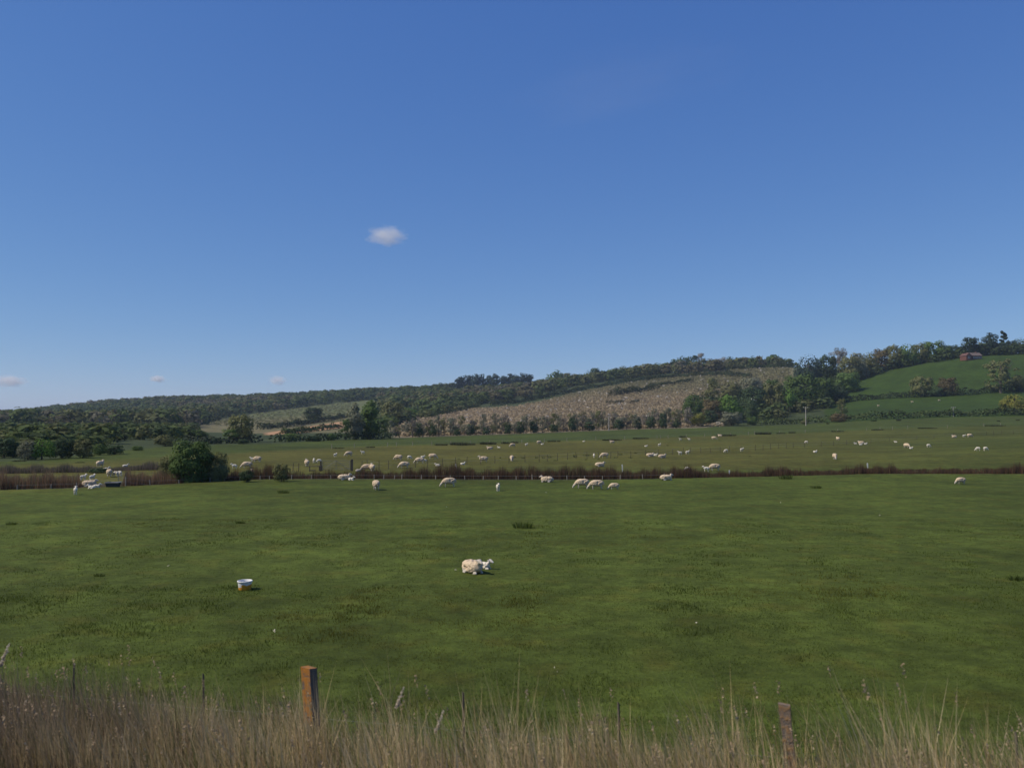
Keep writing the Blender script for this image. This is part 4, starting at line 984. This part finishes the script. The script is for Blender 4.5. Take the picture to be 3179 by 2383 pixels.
# orange rises in a sweeping curve from the left foot to the right side
curve = mth('ADD', mth('MULTIPLY', mth('ADD', sp.outputs[0], 0.16), 0.28), 0.075)
below = mth('LESS_THAN', sp.outputs[2], curve)
wx = mth('MULTIPLY', mth('ADD', sp.outputs[0], 0.03), 1.0); wz = mth('MULTIPLY', mth('SUBTRACT', sp.outputs[2], 0.13), 1.7)
spot = mth('LESS_THAN', mth('ADD', mth('MULTIPLY', wx, wx), mth('MULTIPLY', wz, wz)), 0.0045)
mk = mth('MAXIMUM', below, spot)
mxn = n.new("ShaderNodeMix"); mxn.data_type = 'RGBA'; L(mk, mxn.inputs[0]); mxn.inputs[6].default_value = (.72, .70, .68, 1); mxn.inputs[7].default_value = (.74, .32, .03, 1); L(mxn.outputs[2], bs.inputs["Base Color"])
b = MB(); b.lathe([(0.001, 0), (.17, 0), (.175, .01), (.205, .235)], 36); b.build("wall", tm, tub, smooth=True)
b = MB(); b.lathe([(.205, .232), (.222, .235), (.222, .262), (.206, .268), (.196, .262), (.19, .2), (.185, .13)], 36); b.build("rim", white_m, tub, smooth=True)
b = MB(); b.lathe([(.19, .14), (.1, .13), (.001, .125)], 36); b.build("lick", mat("lick_block", (.30, .26, .22), .8, .25, 30), tub, smooth=True)

# ------------------------------------------------------------------ blades: reeds, rushes, grasses
blade_m = mat("blade", attr="col", rough=.85, transl=.4, spec=.12)
def blades(P, h_, w, lean, col, segs=1, yaw=None):
    n_ = len(P); yaw = rng.uniform(0, math.pi, n_) if yaw is None else yaw
    ax = np.stack([np.cos(yaw), np.sin(yaw), np.zeros(n_)], 1) * (w / 2)[:, None]
    up = np.stack([lean[:, 0], lean[:, 1], np.sqrt(np.clip(1 - (lean ** 2).sum(1), .1, 1))], 1) * h_[:, None]
    tip = P + up
    if segs == 1:
        v = np.stack([P - ax, P + ax, tip], 1).reshape(-1, 3); f = np.arange(3 * n_).reshape(-1, 3); return v, [f], np.repeat(col, 3, 0)
    mid = P + up * .55; mid[:, 2] += h_ * .06; mid[:, 0] -= up[:, 0] * .14; mid[:, 1] -= up[:, 1] * .14
    v = np.stack([P - ax, P + ax, mid + ax * .8, mid - ax * .8, tip], 1).reshape(-1, 3)
    i = np.arange(n_)[:, None] * 5
    return v, [i + np.array([[0, 1, 2, 3]]), i + np.array([[3, 2, 4]])], np.repeat(col, 5, 0)
def blade_obj(name, *a, label=None, cat=None, kind="stuff", **k):
    v, f, c = blades(*a, **k)
    o = obj(name, np_mesh(name, v, f, blade_m, c)); return tag(o, label, cat, kind=kind)
def mixcol(n_, cols, pr, j=.25):
    c = np.array(cols)[rng.choice(len(cols), n_, p=np.array(pr) / sum(pr))]; return c * rng.uniform(1 - j, 1 + j, (n_, 1))

# reeds along the near ditch
RT = np.array([(-300, 1490), (0, 1482), (120, 1480), (245, 1477), (258, 1500), (385, 1500), (396, 1470), (470, 1474), (560, 1474), (700, 1466), (760, 1470), (800, 1452), (845, 1448), (890, 1466), (1000, 1468), (1100, 1463), (1250, 1467), (1290, 1463), (1350, 1453), (1450, 1455), (1500, 1466), (1560, 1459), (1640, 1457), (1700, 1461), (1800, 1455), (1900, 1460), (2000, 1465), (2100, 1453), (2180, 1464), (2260, 1468), (2350, 1463), (2450, 1453), (2530, 1468), (2650, 1452), (2770, 1448), (2790, 1464), (2900, 1458), (2960, 1455), (3000, 1463), (3080, 1455), (3179, 1446), (3500, 1446)], float)
n_ = 46000
uu = rng.uniform(-120, 3330, n_); tt = rng.uniform(1.2, 4.3, n_)
uu = uu + 10 * np.sin(uu * .7)
sx = (uu - CX) / F; yy = np.full(n_, 60.0)
for _ in range(12): yy = ditch_y(sx * yy) + tt
xx = sx * yy; zz = groundz(xx, yy)
vt = np.interp(uu, RT[:, 0], RT[:, 1])
ztop = H + (VH - vt) / F * yy
hh = np.clip(ztop - zz, .15, 2.4) * 1.36 * (1 - .35 * rng.uniform(size=n_) ** 1.5) * (1 + .12 * np.sin(uu * .13) + .1 * np.sin(uu * .05 + 1))
keep = ~((uu > 262) & (uu < 384)) & (rng.uniform(size=n_) < .55 + .45 * (np.sin(uu * .045) > -.4))
keep &= ~((uu > 880) & (uu < 1120) & (rng.uniform(size=n_) < .45))
lf = np.clip((800 - uu) / 300, 0, 1)[:, None]
ca = mixcol(n_, [(.115, .062, .040), (.085, .055, .034), (.075, .07, .03), (.15, .10, .06)], [.45, .25, .2, .1]); cb = mixcol(n_, [(.24, .14, .085), (.20, .155, .10), (.12, .11, .06)], [.45, .35, .2])
blade_obj("ditch_reeds", np.stack([xx, yy, zz - .03], 1)[keep], hh[keep], rng.uniform(.035, .07, n_)[keep], rng.normal(0, .1, (n_, 2))[keep], (ca * (1 - lf) + cb * lf)[keep], label="red-brown dead reeds lining the near ditch", cat="reeds")
# reeds of the further ditch at the left
n_ = 9000
uu = rng.uniform(-120, 560, n_); vb = np.interp(uu, [-120, 0, 250, 400, 560], [1472, 1470, 1467, 1462, 1458]) - rng.uniform(0, 6, n_)
pp = np.array([(ray(a, c)[0] * (-H / ray(a, c)[1]), -H / ray(a, c)[1]) for a, c in zip(uu, vb)])
hh = rng.uniform(.35, .8, n_) * np.interp(uu, [-120, 260, 300, 390, 430, 560], [1, 1, .5, .5, 1.15, 1.0]) * (1 + .25 * np.sin(uu * .07))
blade_obj("far_ditch_reeds", np.column_stack([pp, groundz(pp[:, 0], pp[:, 1]) - .02]), hh, rng.uniform(.025, .05, n_), rng.normal(0, .12, (n_, 2)), mixcol(n_, [(.15, .125, .10), (.11, .10, .07), (.08, .09, .04), (.19, .14, .10)], [.4, .3, .15, .15]), label="grey-brown dead reeds along the further ditch behind the trough", cat="reeds")

# rushes and scrub at the back fence (individual clumps)
def tussock(u, v, wpx, hpx, label, group, col=(.062, .078, .028), name="rush_tussock", nb=160):
    p = hit(u, v); w = wpx / F * p[1]; h_ = hpx / F * p[1]
    a = rng.uniform(0, 6.28, nb); r_ = np.sqrt(rng.uniform(size=nb)) * w / 2
    P = np.stack([np.cos(a) * r_, np.sin(a) * r_ * .6, np.full(nb, -.02)], 1); ln = np.stack([np.cos(a), np.sin(a)], 1) * (r_ / (w / 2))[:, None] * .55
    v_, f_, c_ = blades(P, h_ * rng.uniform(.6, 1.1, nb), np.full(nb, max(.012, w * .035)), ln, np.array(col)[None] * rng.uniform(.6, 1.4, (nb, 1)), 2)
    o = obj(name, np_mesh(name, v_, f_, blade_m, c_), None, tuple(p)); return tag(o, label, "tussock", group)
for u, v, w, h_, lb in [(1624, 1638, 58, 18, "wide dark tussock in mid field behind the lone lying ewe"), (880, 1530, 34, 9, "dark rush tussock in the near field below the thin shrub"), (2534, 1515, 32, 9, "small dark tussock near the ditch in the near field"), (2440, 1486, 40, 12, "dark rush clump hanging over the ditch edge"), (36, 1628, 30, 9, "low dark tussock in the near field in front of the reeds"), (745, 1624, 26, 8, "low tussock well behind the feed tub"), (309, 1788, 30, 10, "low dark tussock in the grass beside the feed tub"), (3155, 1800, 50, 14, "broad low tussock far out in the near field")]:
    tussock(u, v, w, h_ * 1.35, lb, "dark tussocks in the near field", (.072, .098, .02), nb=110)
for u, v, w, h_ in [(1553, 1422, 6, 5), (1597, 1421, 9, 6), (1624, 1423, 9, 8), (1666, 1422, 9, 8), (1687, 1422, 9, 7), (1707, 1421, 10, 8), (1785, 1419, 13, 12), (1822, 1415, 24, 8), (1859, 1426, 10, 4), (1910, 1421, 13, 5), (1926, 1412, 12, 7), (1957, 1421, 11, 5), (1973, 1407, 8, 5), (1819, 1427, 9, 4), (1725, 1430, 14, 4), (2072, 1383, 6, 4), (2234, 1368, 6, 4), (2328, 1417, 8, 4), (2120, 1408, 20, 4), (1424, 1425, 8, 5)]:
    tussock(u, v, w, h_, "small dark tuft near the pasture fence", "dark tufts near the pasture fence", nb=50)
for u, v, w, h_ in [(1050, 1392, 40, 4), (1150, 1389, 30, 5), (1370, 1382, 40, 7), (1412, 1381, 30, 11), (1436, 1382, 36, 12), (1460, 1381, 30, 8), (1515, 1379, 50, 9), (1570, 1377, 26, 8), (1598, 1375, 24, 7), (1720, 1371, 40, 6), (1900, 1367, 60, 5), (1990, 1362, 50, 5), (2120, 1357, 24, 6), (2255, 1353, 60, 6), (2370, 1348, 48, 8), (2425, 1346, 30, 5), (2458, 1344, 22, 6), (2600, 1340, 40, 5), (2725, 1335, 40, 5), (2880, 1330, 60, 4), (3090, 1322, 60, 4), (3100, 1308, 10, 5), (3160, 1305, 12, 5), (2790, 1306, 14, 8), (2570, 1316, 10, 6), (250, 1436, 30, 4), (60, 1432, 40, 5), (280, 1415, 30, 6)]:
    tussock(u, v, w, h_, "low dark scrub clump along the back fence of the pasture", "low scrub along the back fence", (.075, .08, .04), "scrub_clump", 150 if w < 45 else 320)

# short pasture grass
def in_field(n_, y0, y1):
    y = np.sqrt(rng.uniform(y0 ** 2, y1 ** 2, n_)); x = rng.uniform(-.64, .64, n_) * y; k = y > fence_y(x) + .1
    return x[k], y[k]
gx, gy = [], []
for n_, y0, y1 in ((7500, 10, 16), (11000, 16, 26), (10000, 26, 44)):
    a, b_ = in_field(n_, y0, y1); gx.append(a); gy.append(b_)
gx = np.concatenate(gx); gy = np.concatenate(gy)
nb = 7; lush = np.clip(.5 + .9 * wave(gx, gy, 51, 1.6) + .4 * wave(gx, gy, 54, .5), 0, 1.2); sp_ = .05 + gy * .0035
X = np.repeat(gx, nb) + rng.normal(0, 1, len(gx) * nb) * np.repeat(sp_, nb); Y = np.repeat(gy, nb) + rng.normal(0, 1, len(gx) * nb) * np.repeat(sp_, nb)
hh = np.repeat(.024 + .052 * lush ** 2, nb) * rng.uniform(.6, 1.5, len(X)) * np.clip(1.5 - Y / 48, .3, 1)
n_ = len(X)
gc = np.array([.070, .094, .016])[None] * (np.repeat(.95 + .3 * wave(gx, gy, 52, .5), nb) * rng.uniform(.85, 1.25, n_))[:, None]
gc = gc * np.where((np.repeat(wave(gx, gy, 53, .35), nb) > .25)[:, None], np.array([1.35, 1.02, .95]), 1.0)
blade_obj("pasture_grass", np.stack([X, Y, groundz(X, Y) - .005], 1), hh, rng.uniform(.008, .016, n_) * np.clip(Y / 16, 1, 2.2), rng.normal(0, .35, (n_, 2)).clip(-.7, .7), gc, label="short green grass of the near sheep field", cat="grass")

# tall dead grass on the railway bank
n_ = 110000
x = rng.uniform(-9.5, 9.5, n_); q = rng.uniform(-.6, 3.4, n_); y = fence_y(x) - q
dens = np.interp(x, [-9, -5, -3.5, 0, 2, 4.5, 7, 9], [.8, .8, .62, .55, .62, .64, .58, .55]) * np.clip(.7 + np.interp(x, [-3, 1], [.5, 1.5]) * wave(x, y * 1.5, 61, 2.0), .12, 1.3) * np.interp(q, [-.6, 0, .6, 4], [.2, .75, 1, 1])
k = (rng.uniform(size=n_) < dens) & (y > 6.8)
x, y, q = x[k], y[k], q[k]; n_ = len(x)
clump = .8 + .7 * wave(x, y, 62, 2.6)
hh = np.interp(x, [-9, -5, -2, 1, 4, 9], [1.36, 1.3, 1.3, 1.42, 1.65, 1.5]) * clump.clip(.5, 1.3) * rng.uniform(.5, 1.12, n_)
ln = np.stack([rng.normal(-.17, .17, n_), rng.normal(0, .15, n_)], 1).clip(-.6, .5)
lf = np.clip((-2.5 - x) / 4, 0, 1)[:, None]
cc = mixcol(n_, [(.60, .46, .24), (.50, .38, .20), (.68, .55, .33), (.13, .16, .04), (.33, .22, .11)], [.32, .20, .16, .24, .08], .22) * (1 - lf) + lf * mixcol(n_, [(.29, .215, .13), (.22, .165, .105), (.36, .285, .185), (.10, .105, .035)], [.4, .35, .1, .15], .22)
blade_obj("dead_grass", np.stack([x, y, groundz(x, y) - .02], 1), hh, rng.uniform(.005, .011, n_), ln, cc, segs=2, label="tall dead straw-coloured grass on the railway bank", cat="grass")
# its seed heads
m_ = rng.uniform(size=n_) < .022
Pt = np.stack([x, y, groundz(x, y)], 1)[m_] + np.stack([ln[m_, 0], ln[m_, 1], np.sqrt(1 - (ln[m_] ** 2).sum(1).clip(0, .8))], 1) * hh[m_][:, None]
k_ = 9; Q = np.repeat(Pt, k_, 0); j = np.tile(np.arange(k_), len(Pt)); Q[:, 2] -= j * .017 - .02; Q[:, 0] += j * .003 + rng.normal(0, .009, len(Q)); Q[:, 1] += rng.normal(0, .009, len(Q))
v, f = cards(Q, rng.normal(size=(len(Q), 3)), rng.uniform(.012, .026, len(Q)), 1.4)
tag(obj("seed_heads", np_mesh("seed_heads", v, f, blade_m, np.repeat(mixcol(len(Q), [(.40, .30, .19), (.34, .25, .16), (.46, .37, .25)], [.5, .3, .2]), 4, 0))), "pale feathery seed heads on the dead bank grass", "seed heads", kind="stuff")
# one tall reed with a cream plume at the left edge
def reed(u, vt, y, lb, r_=.006, lean=.09):
    p = at(u, y); top = H + ray(u, vt)[1] * y; hh = top - p[2]
    o = empty("tall_reed", (p[0] - lean * hh, p[1], p[2])); tag(o, lb, "reed", "tall plumed reeds on the bank")
    b = MB(); b.tube([(0, 0, -.05), (lean * hh * .4, 0, hh * .5), (lean * hh, 0, hh - .1)], [r_, r_ * .8, r_ * .4], 5); b.build("stem", mat("reed_stem", (.28, .22, .14), .8), o)
    n_ = 130; t_ = rng.uniform(0, 1, n_); d_ = np.stack([lean * hh + .1 * (t_ - .5) + rng.normal(0, .008, n_), rng.normal(0, .01, n_), hh - .26 + .27 * t_], 1)
    v, f = cards(d_, rng.normal(size=(n_, 3)), rng.uniform(.012, .03, n_) * (1.1 - t_ * .7), 1.5)
    obj("plume", np_mesh("plume", v, f, blade_m, np.full((len(v), 3), .5) * np.array([1.15, 1.0, .78])), o)
reed(34, 1998, 10.5, "tall reed with a cream plume rising highest above the bank grass")
reed(1247, 2132, 11.2, "upright reed with a white plume beside the orange-stained post", lean=.02)
reed(1368, 2205, 10.6, "short reed with a drooping tan plume among the dead grass", lean=-.05)

# ------------------------------------------------------------------ railway boundary fence
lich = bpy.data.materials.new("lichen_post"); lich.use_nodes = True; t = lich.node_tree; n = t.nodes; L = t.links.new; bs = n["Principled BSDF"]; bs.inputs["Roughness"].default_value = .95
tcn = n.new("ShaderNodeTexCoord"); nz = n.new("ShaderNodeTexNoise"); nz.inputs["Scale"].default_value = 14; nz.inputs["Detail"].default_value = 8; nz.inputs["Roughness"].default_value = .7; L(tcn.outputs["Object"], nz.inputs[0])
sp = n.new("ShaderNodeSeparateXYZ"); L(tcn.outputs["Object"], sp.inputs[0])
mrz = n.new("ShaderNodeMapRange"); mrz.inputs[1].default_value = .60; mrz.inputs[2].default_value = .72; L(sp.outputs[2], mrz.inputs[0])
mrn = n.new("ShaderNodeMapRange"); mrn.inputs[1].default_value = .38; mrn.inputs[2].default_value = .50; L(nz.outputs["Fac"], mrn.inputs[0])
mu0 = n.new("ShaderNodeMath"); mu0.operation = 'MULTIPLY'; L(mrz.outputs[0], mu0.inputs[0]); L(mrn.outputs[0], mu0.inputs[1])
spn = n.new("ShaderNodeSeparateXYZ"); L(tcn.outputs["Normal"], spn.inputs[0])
mrs = n.new("ShaderNodeMapRange"); mrs.inputs[1].default_value = 0.5; mrs.inputs[2].default_value = 0.3; L(spn.outputs[0], mrs.inputs[0])  # no lichen on the right face: its shade is painted as dark wood
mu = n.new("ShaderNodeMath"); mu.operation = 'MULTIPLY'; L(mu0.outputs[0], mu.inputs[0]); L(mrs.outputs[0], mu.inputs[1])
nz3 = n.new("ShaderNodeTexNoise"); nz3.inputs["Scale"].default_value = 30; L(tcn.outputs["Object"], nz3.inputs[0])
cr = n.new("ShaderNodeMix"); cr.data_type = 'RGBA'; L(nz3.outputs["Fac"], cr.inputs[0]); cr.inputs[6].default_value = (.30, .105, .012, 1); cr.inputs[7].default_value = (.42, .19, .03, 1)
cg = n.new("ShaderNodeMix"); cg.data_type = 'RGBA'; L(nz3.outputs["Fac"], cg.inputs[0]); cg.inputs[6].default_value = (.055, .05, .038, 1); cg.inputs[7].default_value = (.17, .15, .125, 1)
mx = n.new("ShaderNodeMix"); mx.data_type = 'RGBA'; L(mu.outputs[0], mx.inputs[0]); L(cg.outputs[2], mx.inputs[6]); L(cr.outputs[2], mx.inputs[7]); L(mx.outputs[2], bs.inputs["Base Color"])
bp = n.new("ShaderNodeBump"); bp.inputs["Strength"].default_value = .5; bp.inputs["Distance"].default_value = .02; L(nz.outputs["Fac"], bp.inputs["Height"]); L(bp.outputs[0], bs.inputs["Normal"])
def near_post(u, vt, w, rz, lean, m, name, parent, hmax=None):
    y = 11.5
    for _ in range(20): y = float(fence_y((u - CX) / F * y))
    p = at(u, y); top = H + ray(u, vt)[1] * y; hh = top - p[2]
    b = MB(); cs = []
    for k in range(7):
        z = -.3 + (hh + .3) * k / 6; ww = w * (1.12 - .12 * k / 6) / 2 + random.uniform(-.006, .006) * (w > .05); ox = lean * max(0, z)
        for a in range(4):
            t_ = rz + math.pi / 4 + a * math.pi / 2; cs.append((ox + ww * 1.414 * math.cos(t_), ww * 1.414 * math.sin(t_), z + (.02 * math.cos(t_ + 2.5) if k == 6 else 0)))
    f = [(k * 4 + a, k * 4 + (a + 1) % 4, k * 4 + 4 + (a + 1) % 4, k * 4 + 4 + a) for k in range(6) for a in range(4)] + [(24, 25, 26, 27)]
    b.add(cs, f)
    return b.build(name, m, parent, loc=tuple(p - np.array([0, 0, 0]))), p, hh
rf_ = empty("railway_fence", tuple(at(CX, 11.9))); tag(rf_, "old post fence at the foot of the railway bank with lichen-stained posts", "fence")
R0 = np.array(rf_.location)
def npost(u, vt, w, rz, lean, m, label=None):
    o, p, hh = near_post(u, vt, w, rz, lean, m, "post", rf_)
    o.location = tuple(p - R0 - np.array([lean * hh, 0, 0])); o["label"] = label if label else ""
    if not label: del o["label"]
    return p
stake_m = mat('stake_brown', (.10, .085, .065), .9, .25, 14)
lst = mat("lichen_grey", (.20, .17, .14), .95, .35, 16, color2=(.25, .15, .07), bump=.5)
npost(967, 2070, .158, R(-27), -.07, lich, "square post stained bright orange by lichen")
npost(2422, 2184, .135, R(-20), -.09, lst, "slimmer grey leaning post with dull orange lichen patches")
npost(2, 2098, .16, R(15), -.06, post_dark)
for u, vt in ((247, 2058), (644, 2090), (1440, 2148), (1915, 2180), (3128, 2272)):
    npost(u, vt, .024, R(30), -.02, stake_m)
pts = [at((-9.5 - 0) / 14.1 * F + CX, 14.1)]
px_ = np.linspace(-9.5, 8, 8); pw = [np.array([a, float(fence_y(a)), float(groundz(a, fence_y(a)))]) - R0 for a in px_]
wires(pw, (.35, .7), rf_, .0015)

# scraps of wool caught in the grass
n_ = 9; sy = rng.uniform(16, 60, n_); sx = rng.uniform(-.6, .6, n_) * sy
P = np.stack([sx, sy, groundz(sx, sy) + .05], 1); v, f = cards(np.repeat(P, 4, 0) + rng.normal(0, .02, (n_ * 4, 3)), rng.normal(size=(n_ * 4, 3)) + np.array([0, -.5, 1]), rng.uniform(.02, .045, n_ * 4), .8)
tag(obj("wool_scraps", np_mesh("wool_scraps", v, f, lamb_m)), "scattered white scraps of wool in the grass", "wool", kind="stuff")

# ------------------------------------------------------------------ clouds
import bmesh
def cloud(u, v, wpx, hpx, dist, dens, label, name="cloud", rot=0.0, det=2.2, group="small fair-weather clouds"):
    s_, m_ = ray(u, v); c = (s_ * dist, dist, H + m_ * dist); w, h_ = wpx / F * dist, hpx / F * dist
    bm = bmesh.new(); bmesh.ops.create_icosphere(bm, subdivisions=4, radius=1)
    for vv in bm.verts:
        q = vv.co; k = 1 + .12 * math.sin(3.1 * q.x + u) * math.cos(2.7 * q.z + 1) + .08 * math.sin(6 * q.y + 4 * q.x); vv.co = q * k
    me = bpy.data.meshes.new(name); bm.to_mesh(me); bm.free()
    o = obj(name, me, None, c); o.scale = (w / 2, w / 2.4, h_ / 2); o.rotation_euler = (0, -rot, 0)
    m = bpy.data.materials.new("cloud_vapour"); m.use_nodes = True; t = m.node_tree; n = t.nodes; L = t.links.new
    n.remove(n["Principled BSDF"]); pv = n.new("ShaderNodeVolumePrincipled"); pv.inputs["Color"].default_value = (1, .99, .97, 1); pv.inputs["Anisotropy"].default_value = 0.0
    tc_ = n.new("ShaderNodeTexCoord"); ln_ = n.new("ShaderNodeVectorMath"); ln_.operation = 'LENGTH'; L(tc_.outputs["Object"], ln_.inputs[0])
    nz_ = n.new("ShaderNodeTexNoise"); nz_.inputs["Scale"].default_value = det; nz_.inputs["Detail"].default_value = 5
    mp_ = n.new("ShaderNodeMapping"); mp_.inputs["Location"].default_value = (u * .01, v * .02, 0); L(tc_.outputs["Object"], mp_.inputs[0]); L(mp_.outputs[0], nz_.inputs[0])
    sub = n.new("ShaderNodeMath"); sub.operation = 'SUBTRACT'; L(nz_.outputs["Fac"], sub.inputs[0]); sc_ = n.new("ShaderNodeMath"); sc_.operation = 'MULTIPLY_ADD'; L(ln_.outputs["Value"], sc_.inputs[0]); sc_.inputs[1].default_value = .62; sc_.inputs[2].default_value = -.04; L(sc_.outputs[0], sub.inputs[1])
    mr_ = n.new("ShaderNodeMapRange"); mr_.inputs[1].default_value = 0; mr_.inputs[2].default_value = .35; mr_.inputs[4].default_value = dens / (w / 2); L(sub.outputs[0], mr_.inputs[0]); L(mr_.outputs[0], pv.inputs["Density"])
    L(pv.outputs[0], n["Material Output"].inputs["Volume"]); me.materials.append(m)
    return tag(o, label, "cloud", group)
cloud(1200, 732, 150, 74, 9000, 1.3, "small white cloud alone high in the blue sky")
cloud(26, 1182, 130, 46, 14000, 2.0, "low white cloud with a flat base above the conifer ridge")
cloud(489, 1176, 56, 30, 14000, 1.9, "tiny round cloud just above the flat-topped ridge tree")
cloud(862, 1180, 66, 36, 14000, 1.3, "faint tiny cloud above the pale orchard field")
cloud(1930, 266, 950, 20, 10000, .5, "faint short vapour streak high in the sky", "vapour_trail", R(8.5), 1.5, None)

# ------------------------------------------------------------------ haze
hz = bpy.data.materials.new("air_haze"); hz.use_nodes = True; t = hz.node_tree; t.nodes.remove(t.nodes["Principled BSDF"])
pv = t.nodes.new("ShaderNodeVolumePrincipled"); pv.inputs["Color"].default_value = (.62, .76, 1.0, 1); pv.inputs["Density"].default_value = 0.00010; pv.inputs["Anisotropy"].default_value = 0.0
t.links.new(pv.outputs[0], t.nodes["Material Output"].inputs["Volume"])
gb = [ground.data.vertices[i].co for i in (0, nc - 1)]
xm = float(np.abs(XX).max()) + 50
b = MB(); b.box((0, 3480, 50), (2 * xm, 7200, 110)); o = b.build("haze", hz); tag(o, kind="stuff")
